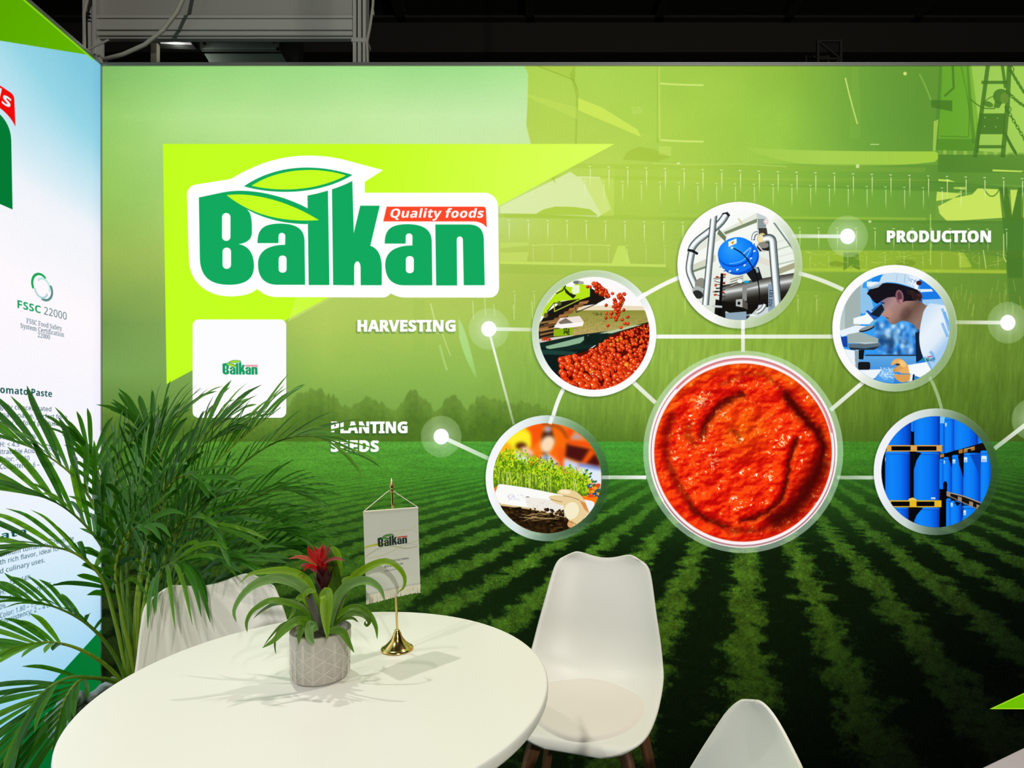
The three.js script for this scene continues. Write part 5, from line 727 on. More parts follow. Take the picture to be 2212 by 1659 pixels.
const legGeo = (sx, sz) => sweep([V(sx * 0.03, 0.386, sz * 0.03), V(sx * 0.09, 0.384, sz * 0.085), V(sx * 0.118, 0.37, sz * 0.112), V(sx * 0.135, 0.32, sz * 0.13), V(sx * 0.19, 0.0, sz * 0.185)], (t) => [lerp(0.024, 0.02, t), t < 0.3 ? 0.04 : lerp(0.05, 0.026, (t - 0.3) / 0.7)], V(sz * 0.7, 0, -sx * 0.7));
function makeChair(label, x, z, turn) {
  const t = thing('shell_chair', label, 'chair', [x, 0, z], turn, 'white shell chairs around the table');
  mesh('seat_shell', shellGeo, M.shell, t); mesh('seat_pad', padGeo, M.pad, t);
  for (const sx of [-1, 1]) for (const sz of [-1, 1]) mesh('leg', legGeo(sx, sz), M.wood, t);
  mesh('seat_mount', mergeGeometries([rbox(0.2, 0.014, 0.2, 0.004, 0, 0.412, 0)]), M.black, t);
  return t;
}
const D = Math.PI / 180;
const chairRight = makeChair('white shell chair with seat pad and wooden legs at the right of the round table', 0.165, -1.559, -17 * D);
const placeChair = (label, x, z, turn) => { const c = chairRight.clone(); c.name = numbered('shell_chair'); c.userData = { ...chairRight.userData, label }; c.position.set(x, 0, z); c.rotation.y = turn; scene.add(c); return c; };
placeChair('white shell chair behind the left of the table, palm shadow across its backrest', -0.681, -1.29, 43.5 * D);
placeChair('white shell chair at the bottom edge, only its rounded back showing', 0.07, -0.757, -101 * D);

// ───────────────────────── tables ─────────────────────────
const TX = -0.366, TZ = -1.03, TR = 0.4, TH = 0.74;
{
  const t = thing('round_table', 'round white table carrying the potted plant and the table flag', 'table', [TX, 0, TZ]);
  mesh('tabletop', lathe([[0, TH - 0.026], [TR - 0.012, TH - 0.026], [TR - 0.004, TH - 0.023], [TR - 0.0008, TH - 0.017], [TR, TH - 0.008], [TR - 0.0006, TH - 0.003], [TR - 0.0024, TH - 0.0008], [TR - 0.005, TH], [0.2, TH], [0, TH]], 128), M.tableTop, t);
  mesh('column', lathe([[0, 0.02], [0.1, 0.02], [0.05, 0.05], [0.032, 0.12], [0.03, 0.4], [0.036, 0.64], [0.09, 0.705], [0.12, TH - 0.026], [0, TH - 0.026]], 48), M.tableBase, t);
  mesh('foot_plate', lathe([[0, 0], [0.195, 0], [0.2, 0.004], [0.195, 0.01], [0.1, 0.022], [0, 0.022]], 64), M.tableBase, t);
}
{
  const a = at(2114, 1659, 0.756), b = at(2212, 1612, 0.809), dir = Math.atan2(-(b.z - a.z), b.x - a.x), t = thing('side_table', 'white table corner cut off at the bottom right, lilac light put into its colour', 'table', [0, 0, 0]);
  const e = V(Math.cos(dir), 0, -Math.sin(dir)), n = V(e.z, 0, -e.x), c = V((a.x + b.x) / 2, 0, (a.z + b.z) / 2).addScaledVector(e, 0.32); if (n.z < 0) n.negate(); c.addScaledVector(n, 0.3);
  t.position.copy(c); t.rotation.y = dir;
  mesh('tabletop', rbox(0.86, 0.022, 0.6, 0.004, 0, TH - 0.011, 0), phys({ color: 0xbdb0b8, roughness: 0.4 }), t);  // white top; the lilac cast of the light is put into its colour
  for (const [x, z] of [[-0.39, -0.26], [0.39, -0.26], [-0.39, 0.26], [0.39, 0.26]]) mesh('leg', rbox(0.04, TH - 0.022, 0.04, 0.004, x, (TH - 0.022) / 2, z), M.tableBase, t);
}
// ───────────────────────── leaves ─────────────────────────
function ribbon(pts, width, hint, { seg = 14, fold = 0.25, twist = 0 } = {}) {
  const c = curve(pts), p = [], uv = [], idx = [], h = hint.clone();
  for (let j = 0; j <= seg; j++) {
    const t = j / seg, q = c.getPoint(t), T = c.getTangent(t); let S = T.clone().cross(h); if (S.lengthSq() < 1e-6) S = V(1, 0, 0); S.normalize(); let N = S.clone().cross(T).normalize(); if (twist) { const a = twist * t; S = S.clone().multiplyScalar(Math.cos(a)).addScaledVector(N, Math.sin(a)); N = S.clone().cross(T).normalize(); }
    const w = width(t) / 2;
    for (let i = -2; i <= 2; i++) { const s = i / 2, v = q.clone().addScaledVector(S, s * w).addScaledVector(N, Math.abs(s) * w * fold); p.push(v.x, v.y, v.z); uv.push(s * 0.5 + 0.5, t * 2); }
  }
  for (let j = 0; j < seg; j++) for (let i = 0; i < 4; i++) { const a = j * 5 + i; idx.push(a, a + 1, a + 6, a, a + 6, a + 5); }
  const g = new THREE.BufferGeometry(); g.setAttribute('position', new THREE.Float32BufferAttribute(p, 3)); g.setAttribute('uv', new THREE.Float32BufferAttribute(uv, 2)); g.setIndex(idx); g.computeVertexNormals(); return g;
}
const pathAt = (list, d0, d1) => list.map(([x, y, d], i) => at(x, y, d ?? lerp(d0, d1, i / (list.length - 1))));
const local = (list, o) => list.map((q) => q.clone().sub(o));

// ── bromeliad in its embossed pot ──
{
  const base = V(-0.397, TH, -1.045);
  const t = thing('potted_bromeliad', 'red flowering bromeliad in a grey pot embossed with triangles on the round table', 'plant', [base.x, base.y, base.z]);
  const R = 0.0552, H = 0.091;
  mesh('pot', lathe([[0, 0.001], [R - 0.0115, 0.0], [R - 0.007, 0.0022], [R - 0.0045, 0.007], [R - 0.003, 0.02], [R - 0.0012, 0.06], [R - 0.0004, H - 0.004], [R, H - 0.0012], [R - 0.0014, H], [R - 0.0045, H - 0.0004], [R - 0.0052, H - 0.004], [R - 0.0058, H - 0.03], [0, H - 0.03]], 96), std({ color: 0xb8b4a8, roughness: 0.5, bumpMap: canvasTexture(grain(128, 128, (i, j, o) => { o[0] = o[1] = o[2] = 255 * fbm(i / 3, j / 3, 3); }), false), bumpScale: 0.0004 }), t);
  mesh('pot_rim', new THREE.TorusGeometry(R - 0.0026, 0.0022, 10, 96).rotateX(Math.PI / 2).translate(0, H - 0.0012, 0), std({ color: 0x6a6452, roughness: 0.35 }), t);
  mesh('soil', lathe([[0, H - 0.012], [0.02, H - 0.013], [R - 0.0062, H - 0.016]], 40), M.soil, t);
  { // raised double lines making triangles round the pot, one fine mesh of ridges
    const ridges = [], n = 18, st = Math.PI * 2 / n, h = 0.025, rad = (y) => lerp(R - 0.0034, R - 0.0008, clamp(y / H, 0, 1)) + 0.0005;
    const onPot = (a, y) => V(Math.sin(a) * rad(y), y, Math.cos(a) * rad(y)), bar = (a0, y0, a1, y1, w = 0.00075) => { const pts = []; for (let k = 0; k <= 3; k++) pts.push(onPot(lerp(a0, a1, k / 3), lerp(y0, y1, k / 3))); ridges.push(new THREE.TubeGeometry(curve(pts), 5, w, 5, false)); };
    const lo = 0.006, hi = 0.078;
    for (let k = 0; k < n; k++) {
      const a = k * st + 0.12;
      for (const e of [-0.024, 0.024]) bar(a + e, lo, a + e, hi);
      for (let j = -1; j < 4; j++) for (const s of [-1, 1]) {
        const y0 = j * h + (k % 2) * h / 2 + 0.01, y1 = y0 + s * h / 2, lo2 = Math.min(y0, y1), hi2 = Math.max(y0, y1);
        if (lo2 > lo - 0.001 && hi2 < hi + 0.001) bar(a, y0, a + st, y1);
      }
    }
    mesh('embossing', mergeGeometries(ridges), std({ color: 0xd8d4c8, roughness: 0.5 }), t);
  }
  const strap = (list, w, mat, { hint = V(0, 0.8, 0.6), twist = 0, d0 = 1.045, d1 = 1.045, tipFrom = 0.55, fold = 0.3, rise = 0.25 } = {}) => mesh('leaf', ribbon(local(pathAt(list, d0, d1), base), (q) => w * 0.86 * (0.55 + 0.45 * smoothstep(q, 0, rise)) * Math.pow(1 - clamp((q - tipFrom) / (1 - tipFrom), 0, 1), 0.75) + 0.0004, hint, { seg: 22, fold, twist }), mat, t);
  const B = BROM;
  strap([[688, 1350], [674, 1296], [648, 1264], [607, 1250], [577, 1253], [544, 1268], [518, 1295], [506, 1322], [511, 1345]], 0.021, B[2], { d0: 1.04, d1: 0.98, hint: V(-0.2, 0.5, 0.9) });
  strap([[690, 1350], [680, 1290], [664, 1256], [640, 1240], [606, 1233], [572, 1235], [540, 1241], [516, 1262]], 0.019, B[0], { d0: 1.06, d1: 1.1, hint: V(-0.2, 0.6, 0.8) });
  strap([[684, 1352], [656, 1316], [616, 1301], [583, 1299], [564, 1308], [544, 1323], [533, 1345], [534, 1366]], 0.016, B[1], { d0: 1.03, d1: 0.98 });
  strap([[686, 1352], [662, 1318], [632, 1303], [600, 1303], [572, 1316], [546, 1337]], 0.017, B[3], { d0: 1.05, d1: 1.08 });
  strap([[682, 1356], [664, 1344], [642, 1342], [616, 1360], [592, 1384], [566, 1400]], 0.02, B[1], { d0: 1.02, d1: 0.95, hint: V(-0.1, 0.5, 0.9) });
  strap([[680, 1354], [644, 1342], [612, 1349], [588, 1372], [570, 1395]], 0.008, B[3], { d0: 1.05, d1: 1.03 });
  strap([[678, 1356], [640, 1346], [612, 1352], [597, 1372], [594, 1396], [596, 1413]], 0.006, B[3], { d0: 1.05, d1: 1.05 });
  strap([[676, 1364], [662, 1352], [653, 1358], [648, 1374], [645, 1392]], 0.016, B[1], { d0: 1.01, d1: 0.972, hint: V(0, 0.2, 1) });
  strap([[684, 1362], [674, 1348], [669, 1358], [671, 1376], [679, 1391]], 0.018, B[2], { d0: 1.0, d1: 0.965, hint: V(0, 0.2, 1), tipFrom: 0.75 });
  strap([[698, 1356], [702, 1320], [704, 1290], [706, 1282], [707, 1292], [706, 1320], [706, 1350], [708, 1382]], 0.026, B[0], { d0: 1.03, d1: 0.955, hint: V(0.02, 0.35, 1), tipFrom: 0.7 });
  strap([[716, 1352], [726, 1318], [740, 1278], [770, 1243], [805, 1221], [835, 1213], [859, 1225], [874, 1247], [872, 1269], [858, 1281]], 0.019, B[0], { d0: 1.05, d1: 1.08, hint: V(0.2, 0.6, 0.8), tipFrom: 0.35 });
  strap([[714, 1352], [722, 1310], [734, 1284], [761, 1260], [794, 1255], [820, 1271], [832, 1299]], 0.021, B[2], { d0: 1.03, d1: 0.99, hint: V(0.2, 0.5, 0.9) });
  strap([[718, 1352], [732, 1334], [752, 1316], [777, 1314], [798, 1329], [812, 1354], [815, 1381]], 0.017, B[1], { d0: 1.06, d1: 1.1 });
  strap([[718, 1356], [728, 1346], [746, 1332], [772, 1326], [791, 1333], [798, 1344], [793, 1352], [788, 1346], [792, 1341]], 0.013, B[3], { d0: 1.05, d1: 1.06, tipFrom: 0.4 });
  strap([[708, 1366], [722, 1361], [740, 1366], [753, 1388], [765, 1410]], 0.015, B[1], { d0: 1.0, d1: 0.965, hint: V(0.3, 0.3, 1) });
  strap([[716, 1350], [728, 1296], [726, 1250], [716, 1212], [708, 1188], [703, 1180]], 0.03, B[3], { d0: 1.05, d1: 1.07, hint: V(-0.2, 0.1, 1), tipFrom: 0.6 });
  strap([[712, 1340], [722, 1270], [727, 1215], [722, 1190], [712, 1182]], 0.027, B[0], { d0: 1.07, d1: 1.09, hint: V(0.1, 0.1, 1), tipFrom: 0.62 });
  strap([[690, 1330], [668, 1296], [650, 1290], [640, 1306], [632, 1326], [620, 1342]], 0.015, B[0], { d0: 1.06, d1: 1.07, hint: V(-0.2, 0.5, 0.8) });
  strap([[686, 1330], [662, 1288], [670, 1278], [684, 1278]], 0.017, B[0], { d0: 1.03, d1: 1.0, hint: V(0, 0.6, 0.8) });
  strap([[730, 1330], [738, 1290], [746, 1258], [758, 1250], [764, 1246]], 0.02, B[0], { d0: 1.06, d1: 1.09, hint: V(0, 0.3, 1) });
  strap([[700, 1358], [722, 1320], [736, 1290], [748, 1268]], 0.016, B[4], { d0: 1.03, d1: 1.03, hint: V(0.3, 0.2, 1), tipFrom: 0.8 });
  strap([[692, 1358], [682, 1320], [672, 1296], [664, 1276]], 0.02, B[4], { d0: 1.02, d1: 1.02, hint: V(-0.3, 0.2, 1), tipFrom: 0.8 });
  strap([[688, 1356], [670, 1326], [652, 1312], [640, 1306]], 0.014, B[4], { d0: 1.03, d1: 1.03, hint: V(-0.3, 0.4, 0.9), tipFrom: 0.7 });
  strap([[724, 1352], [744, 1338], [762, 1336], [774, 1344]], 0.008, B[3], { d0: 1.04, d1: 1.05 });
  // the flower: overlapping bracts round a short stalk
  const stalk = mesh('flower_stalk', tube(local([at(700, 1350, 1.045), at(698, 1300, 1.045), at(694, 1250, 1.045), at(691, 1205, 1.045)], base), 0.006, 16, 10), BRACT[2], t);
  const r = rng(77), axis0 = at(698, 1290, 1.045).sub(base), axis1 = at(690, 1196, 1.045).sub(base);
  for (let k = 0; k < 40; k++) {
    const f = k / 39, a = k * 2.4, root = axis0.clone().lerp(axis1, f * 0.9), out = V(Math.cos(a), 0, Math.sin(a)), len = lerp(0.048, 0.026, f), sp = lerp(0.011, 0.0075, f) * (0.8 + r() * 0.6);
    const pts = [root, root.clone().addScaledVector(out, sp * 0.9).add(V(0, len * 0.5, 0)), root.clone().addScaledVector(out, sp * 1.5).add(V(0, len * (0.9 + r() * 0.2), 0))];
    mesh('bract', ribbon(pts, (q) => lerp(0.015, 0.0115, f) * Math.pow(Math.sin(Math.PI * clamp(q * 0.86 + 0.12, 0, 1)), 1.1) + 0.0004, out.clone().add(V(0, 0.2, 0)), { seg: 8, fold: -0.4 }), BRACT[f < 0.3 ? 2 : f < 0.42 ? 1 : r() > 0.35 ? 0 : 1], t);
  }
  for (const [list, w, m] of [[[[684, 1222], [668, 1209], [645, 1203], [623, 1207]], 0.0085, 3], [[[684, 1238], [668, 1224], [656, 1220], [647, 1227]], 0.0075, 4], [[[684, 1230], [672, 1222], [662, 1225], [656, 1234]], 0.0065, 0], [[[700, 1217], [716, 1208], [730, 1207], [746, 1211]], 0.007, 4], [[[698, 1212], [705, 1198], [710, 1188], [709, 1177]], 0.009, 4], [[[684, 1216], [676, 1202], [669, 1190], [665, 1178]], 0.0105, 0], [[[690, 1210], [689, 1198], [692, 1188], [691, 1182]], 0.01, 0], [[[696, 1212], [699, 1200], [701, 1190], [700, 1184]], 0.01, 0]])
    mesh('bract', ribbon(local(pathAt(list, 1.03, 1.01), base), (q) => w * Math.pow(Math.sin(Math.PI * clamp(q * 0.85 + 0.12, 0, 1)), 1.2) + 0.0004, V(0, 0.6, 0.8), { seg: 8 }), BRACT[m], t);
}
// ── brass stand with the little banner ──
{
  const base = V(-0.2834, TH, -1.175), t = thing('table_flag', 'white fringed mini banner hanging from a brass stand on the round table', 'flag', [base.x, base.y, base.z]);
  const Lp = (x, y, d) => at(x, y, d).sub(base);
  mesh('stand_base', lathe([[0, 0], [0.0338, 0], [0.0342, 0.002], [0.0332, 0.0045], [0.03, 0.0062], [0.0285, 0.0066], [0.0268, 0.0088], [0.019, 0.0155], [0.0125, 0.024], [0.0088, 0.0325], [0.0078, 0.036], [0.0062, 0.0375], [0.0056, 0.041], [0.0034, 0.043], [0, 0.043]], 64), M.brass, t);
  const p0 = V(0, 0.042, 0), p1 = Lp(846.5, 1056, 1.175);
  mesh('pole', tube([p0, p0.clone().lerp(p1, 0.5), p1], 0.0024, 4, 14), M.brass, t);
  const spear = mesh('finial', lathe([[0, -0.002], [0.0036, -0.002], [0.004, 0.0], [0.003, 0.002], [0.0036, 0.004], [0.0048, 0.007], [0.0044, 0.011], [0.0022, 0.021], [0.0006, 0.028], [0, 0.029]], 20), M.brass, t); spear.position.copy(p1).add(V(0, -0.004, 0)); spear.rotation.z = 0.03;
  mesh('collar', new THREE.TorusGeometry(0.0035, 0.0012, 8, 20).rotateX(Math.PI / 2).translate(p1.x, p1.y - 0.006, p1.z), M.brass, t);
  // banner cloth hangs in front of the pole, turned to the right
  const TL = Lp(785.5, 1106, 1.10), TRc = Lp(903, 1097, 1.19), BL = Lp(789, 1286, 1.10), BR = Lp(906, 1262, 1.19);
  const nB = TRc.clone().sub(TL).cross(BL.clone().sub(TL)).normalize(); if (nB.z < 0) nB.negate();
  const cloth = (u, v, off = 0) => { const top = TL.clone().lerp(TRc, u), bot = BL.clone().lerp(BR, u); return top.lerp(bot, v).addScaledVector(nB, off + Math.sin(u * 5 + v * 1.2) * 0.0022 * v + (u - 0.5) ** 2 * 0.012 * v); };
  const bc = canvasOf(670, 1040), g = bc.getContext('2d'); // banner print
  { const im = g.createImageData(670, 1040); for (let j = 0; j < 1040; j++) for (let i = 0; i < 670; i++) { const k = (j * 670 + i) * 4, v = 226 + (hash(i >> 1, j) - 0.5) * 10 + ((i % 4) < 2 ? 2 : -2); im.data[k] = v; im.data[k + 1] = v + 3; im.data[k + 2] = v - 8; im.data[k + 3] = 255; } g.putImageData(im, 0, 0); }
  smooth(g, [[0, 445], [60, 430], [150, 425], [300, 420]], 26, 'rgba(206,206,40,.75)'); smooth(g, [[0, 430], [180, 410], [420, 320], [560, 290], [640, 235]], 4, 'rgba(206,206,90,.8)'); smooth(g, [[300, 290], [480, 270], [600, 300], [660, 330]], 4, 'rgba(190,196,120,.7)'); smooth(g, [[0, 560], [120, 490], [260, 450], [420, 500], [520, 540], [650, 520]], 7, 'rgba(158,160,60,.9)'); smooth(g, [[0, 580], [160, 590], [330, 540], [480, 480], [650, 440]], 5, 'rgba(190,192,90,.8)'); smooth(g, [[420, 460], [560, 470], [660, 500]], 3, 'rgba(180,186,140,.7)');
  g.save(); g.translate(152, 298); g.scale(370 / 618, 168 / 280); g.translate(-430, -364 + 20); wordMark(g, { green: '#12322c', lime: '#58a03c', red: '#d4502c', word: '#e07a58', rim: '#123c30' }); g.restore();
  fitText(g, 'BALKAN AGRICULTURAL', 120, 545, 676, 'bold 34px sans-serif', '#27332f'); fitText(g, 'BULGARIA LTD', 226, 466, 736, 'bold 34px sans-serif', '#27332f'); fitText(g, 'www.balkanag.com', 226, 470, 790, '28px sans-serif', '#27332f');
  g.fillStyle = 'rgba(150,150,130,.5)'; g.fillRect(0, 1018, 670, 4);
  const flag = mesh('banner', slab(24, 24, (u, v) => cloth(u, 1 - v), 0.0011), phys({ color: 0xffffff, map: canvasTexture(bc), roughness: 0.9, transmission: 0.12, thickness: 0 }), t);
  mesh('hanging_rod', tube([TL.clone().addScaledVector(nB, -0.001), TRc.clone().addScaledVector(nB, -0.001)], 0.0021, 4, 10), M.cord, t);
  const k = Lp(841, 1059, 1.172); mesh('hanging_cord', mergeGeometries([tube([TL.clone().add(V(0, 0.001, 0)), k], 0.0009, 6, 6), tube([Lp(850, 1061, 1.172), TRc.clone().add(V(0, 0.001, 0))], 0.0009, 6, 6), tube([TL, TL.clone().add(V(0.001, -0.008, 0))], 0.0009, 4, 6)]), M.cord, t);
  const r = rng(9), fr = [];
  for (let i = 0; i < 110; i++) { const u = i / 109, a = cloth(u, 0.995), len = 0.0165 + r() * 0.0025; fr.push(tube([a, a.clone().add(V((r() - 0.5) * 0.0016, -len * 0.5, (r() - 0.5) * 0.0014)), a.clone().add(V((r() - 0.5) * 0.0026, -len, (r() - 0.5) * 0.002))], 0.001, 4, 5)); }
  const fm = mesh('fringe', mergeGeometries(fr), M.cord, t); fm.userData.kind = 'stuff';
}
// ── tall palm in the corner ──
{
  const base = V(-1.19, 0, -1.63);
  const t = thing('potted_palm', 'large green palm with arching fronds in the corner behind the chair', 'plant', [base.x, base.y, base.z]);
  mesh('planter', lathe([[0, 0], [0.13, 0], [0.135, 0.01], [0.165, 0.36], [0.168, 0.4], [0.16, 0.405], [0.155, 0.39], [0.15, 0.34], [0, 0.34]], 48), M.planter, t);
  { const r = rng(3), g = new THREE.TorusGeometry(0.165, 0.018, 12, 72).rotateX(Math.PI / 2).translate(0, 0.405, 0), p = g.attributes.position; for (let i = 0; i < p.count; i++) { const a = Math.atan2(p.getZ(i), p.getX(i)), s = 1 + (fbm(a * 9 + 20, p.getY(i) * 60, 3) - 0.5) * 0.14; p.setXYZ(i, p.getX(i) * s, p.getY(i) + (vnoise(a * 7 + 40, 2) - 0.5) * 0.04, p.getZ(i) * s); } g.computeVertexNormals(); mesh('planter_wrap', g, std({ color: 0x8a9494, roughness: 0.45 }), t); }
  mesh('soil', lathe([[0, 0.36], [0.08, 0.358], [0.152, 0.35]], 40), M.soil, t);
  // fronds: stem and rachis through these places (x, y, distance), first bare length, leaflet length, width, pairs, own pieces?, facing
  const F = [
    { p: [[282, 1465, 1.62], [258, 1290, 1.58], [220, 1130, 1.5], [160, 1030, 1.42], [85, 975, 1.36], [15, 948, 1.32]], from: 0.46, len: 0.14, w: 0.0175, n: 12, own: 1, up: V(0.25, 1, 0.35) },
    { p: [[278, 1465, 1.6], [262, 1320, 1.55], [236, 1210, 1.46], [180, 1130, 1.38], [110, 1080, 1.32], [30, 1060, 1.28]], from: 0.42, len: 0.145, w: 0.018, n: 12, own: 1, up: V(0.3, 1, 0.4) },
    { p: [[276, 1468, 1.6], [246, 1330, 1.5], [214, 1240, 1.42], [150, 1190, 1.35], [70, 1180, 1.3], [0, 1200, 1.27]], from: 0.42, len: 0.12, w: 0.017, n: 10, own: 1, up: V(0, 1, 0.5) },
    { p: [[272, 1472, 1.58], [230, 1390, 1.46], [170, 1335, 1.38], [100, 1305, 1.33], [30, 1292, 1.3]], from: 0.5, len: 0.09, w: 0.012, n: 8, own: 0, up: V(0, 1, 0.4) },
    { p: [[266, 1478, 1.56], [205, 1420, 1.42], [140, 1392, 1.35], [80, 1388, 1.3], [10, 1405, 1.27]], from: 0.62, len: 0.1, w: 0.017, n: 8, own: 1, up: V(0.2, 1, 0.6) },
    { p: [[262, 1484, 1.55], [200, 1464, 1.42], [140, 1466, 1.36], [88, 1500, 1.32], [52, 1560, 1.3], [26, 1640, 1.28]], from: 0.55, len: 0.13, w: 0.018, n: 11, own: 1, up: V(-0.1, 0.5, 1) },
    { p: [[266, 1488, 1.56], [215, 1466, 1.46], [172, 1470, 1.4], [146, 1500, 1.37], [128, 1550, 1.35], [112, 1620, 1.33]], from: 0.46, len: 0.12, w: 0.016, n: 11, own: 0, up: V(0.1, 0.5, 1) },
    { p: [[290, 1460, 1.66], [278, 1290, 1.7], [276, 1130, 1.74], [300, 1010, 1.77], [345, 930, 1.79], [410, 884, 1.8]], from: 0.46, len: 0.16, w: 0.0185, n: 15, own: 1, up: V(-0.7, 1, 0.2) },
    { p: [[300, 1455, 1.66], [330, 1300, 1.7], [380, 1140, 1.72], [440, 1030, 1.74], [520, 948, 1.76], [606, 880, 1.77]], from: 0.4, len: 0.19, w: 0.018, n: 18, own: 1, up: V(-0.75, 0.8, 0.3) },
    { p: [[302, 1455, 1.68], [345, 1300, 1.74], [420, 1130, 1.78], [515, 1010, 1.8], [610, 950, 1.8], [690, 945, 1.8], [742, 978, 1.8]], from: 0.42, len: 0.13, w: 0.0125, n: 17, own: 1, up: V(0, 1, 0.25) },
    { p: [[304, 1458, 1.66], [360, 1310, 1.7], [440, 1170, 1.74], [520, 1090, 1.76], [600, 1058, 1.77], [668, 1072, 1.77]], from: 0.42, len: 0.12, w: 0.013, n: 15, own: 0, up: V(0, 1, 0.3) },
    { p: [[304, 1460, 1.64], [370, 1330, 1.66], [450, 1225, 1.7], [530, 1165, 1.72], [600, 1145, 1.74], [660, 1165, 1.74]], from: 0.42, len: 0.12, w: 0.015, n: 15, own: 0, up: V(0, 1, 0.35) },
    { p: [[306, 1462, 1.66], [380, 1350, 1.72], [470, 1250, 1.78], [560, 1196, 1.8], [630, 1185, 1.82], [690, 1212, 1.82]], from: 0.42, len: 0.13, w: 0.017, n: 14, own: 0, up: V(0, 1, 0.3) },
    { p: [[300, 1460, 1.6], [322, 1300, 1.58], [352, 1190, 1.55], [392, 1130, 1.52], [440, 1120, 1.5], [480, 1150, 1.48]], from: 0.42, len: 0.12, w: 0.017, n: 13, own: 1, up: V(0, 1, 0.5) },
    { p: [[296, 1460, 1.62], [300, 1310, 1.6], [314, 1180, 1.58], [345, 1080, 1.56], [392, 1030, 1.54], [440, 1040, 1.52]], from: 0.42, len: 0.13, w: 0.016, n: 14, own: 0, up: V(0, 1, 0.5) },
    { p: [[286, 1460, 1.62], [268, 1300, 1.62], [252, 1160, 1.64], [246, 1060, 1.66], [262, 980, 1.68], [300, 940, 1.7]], from: 0.42, len: 0.14, w: 0.017, n: 14, own: 0, up: V(-0.5, 1, 0.3) },
    { p: [[292, 1460, 1.68], [302, 1280, 1.74], [332, 1140, 1.78], [380, 1030, 1.82], [440, 960, 1.84], [510, 930, 1.84]], from: 0.42, len: 0.15, w: 0.016, n: 15, own: 0, up: V(-0.3, 1, 0.3) },
    { p: [[298, 1462, 1.57], [310, 1340, 1.5], [336, 1250, 1.46], [372, 1215, 1.43], [410, 1216, 1.42]], from: 0.5, len: 0.13, w: 0.018, n: 9, own: 1, up: V(0, 1, 0.9), droop: 0.9 },
    { p: [[290, 1460, 1.56], [262, 1320, 1.48], [250, 1220, 1.43], [280, 1150, 1.4], [330, 1130, 1.38]], from: 0.5, len: 0.12, w: 0.016, n: 10, own: 0, up: V(0, 1, 0.6), droop: 0.5 },
    { p: [[300, 1462, 1.62], [340, 1330, 1.6], [400, 1230, 1.58], [470, 1200, 1.58], [540, 1215, 1.58]], from: 0.46, len: 0.12, w: 0.016, n: 11, own: 0, up: V(0, 1, 0.4) },
    { p: [[284, 1462, 1.63], [255, 1260, 1.64], [225, 1110, 1.66], [212, 1020, 1.66], [190, 970, 1.64], [150, 945, 1.6]], from: 0.5, len: 0.11, w: 0.014, n: 12, own: 0, up: V(0.4, 1, 0.3) },
    { p: [[294, 1462, 1.7], [320, 1300, 1.76], [392, 1190, 1.82], [470, 1120, 1.86], [560, 1110, 1.87], [620, 1130, 1.87]], from: 0.42, len: 0.13, w: 0.015, n: 14, own: 0, up: V(0, 1, 0.2) },
    { p: [[288, 1462, 1.64], [296, 1280, 1.66], [330, 1120, 1.68], [390, 1010, 1.7], [450, 930, 1.72], [500, 900, 1.72]], from: 0.42, len: 0.15, w: 0.021, n: 15, own: 1, up: V(-0.6, 0.8, 0.4) },
    { p: [[284, 1462, 1.6], [275, 1250, 1.58], [288, 1090, 1.56], [325, 985, 1.55], [375, 925, 1.54]], from: 0.44, len: 0.14, w: 0.021, n: 13, own: 1, up: V(-0.7, 0.9, 0.4) },
    { p: [[298, 1462, 1.62], [330, 1290, 1.6], [380, 1160, 1.58], [430, 1090, 1.56], [480, 1070, 1.55]], from: 0.44, len: 0.14, w: 0.019, n: 13, own: 0, up: V(-0.2, 1, 0.5) },
    { p: [[280, 1464, 1.58], [262, 1330, 1.54], [256, 1230, 1.5], [280, 1130, 1.47], [325, 1070, 1.45]], from: 0.46, len: 0.13, w: 0.019, n: 12, own: 0, up: V(-0.5, 1, 0.5) },
    { p: [[292, 1462, 1.7], [318, 1260, 1.74], [350, 1110, 1.78], [352, 1010, 1.8], [330, 940, 1.8], [290, 905, 1.78]], from: 0.44, len: 0.13, w: 0.019, n: 13, own: 0, up: V(0.4, 0.9, 0.4) },
  ];
  const rest = [], r = rng(19), inside = (q) => { q.x = Math.max(q.x, CX + 0.02 - base.x); q.z = Math.max(q.z, CZ + 0.02 - base.z); return q; };
  F.forEach((f, fi) => {
    const pts = local(f.p.map(([x, y, d]) => at(x, y, d)), base).map(inside); pts.unshift(V((r() - 0.5) * 0.06, 0.34, (r() - 0.5) * 0.06));
    const c = curve(pts), stem = mesh('frond', sweep(pts, (q) => { const w = lerp(0.0105, 0.002, q); return [w, w]; }, V(0.3, 0.2, 1), 36), STEM[fi % 2], t);
    const up = f.up.clone().normalize();
    for (let k = 0; k < f.n; k++) for (const s of [-1, 1]) {
      const q = lerp(f.from, 0.985, (k + (s > 0 ? 0.35 : 0)) / f.n), o = c.getPoint(q), T = c.getTangent(q).normalize(), S = T.clone().cross(up).normalize(), N = S.clone().cross(T).normalize(), e = (q - f.from) / (1 - f.from);
      const L = f.len * 1.25 * (0.62 + 0.6 * Math.sin(Math.PI * clamp(e * 0.8 + 0.12, 0, 1))) * (0.85 + r() * 0.3), fwd = lerp(1.05, 1.9, e) + (r() - 0.5) * 0.25, lift = 0.45 + (r() - 0.5) * 0.3, dr = (f.droop ?? 0.28) * (0.7 + r() * 0.7);
      const d = T.clone().multiplyScalar(fwd).addScaledVector(S, s * (1.0 - 0.35 * e)).addScaledVector(N, lift).normalize();
      const p1 = o.clone().addScaledVector(d, L * 0.34).add(V(0, -dr * L * 0.04, 0)), p2 = o.clone().addScaledVector(d, L * 0.7).add(V(0, -dr * L * 0.22, 0)), p3 = o.clone().addScaledVector(d, L * 0.97).add(V((r() - 0.5) * 0.012, -dr * L * 0.55, (r() - 0.5) * 0.012));
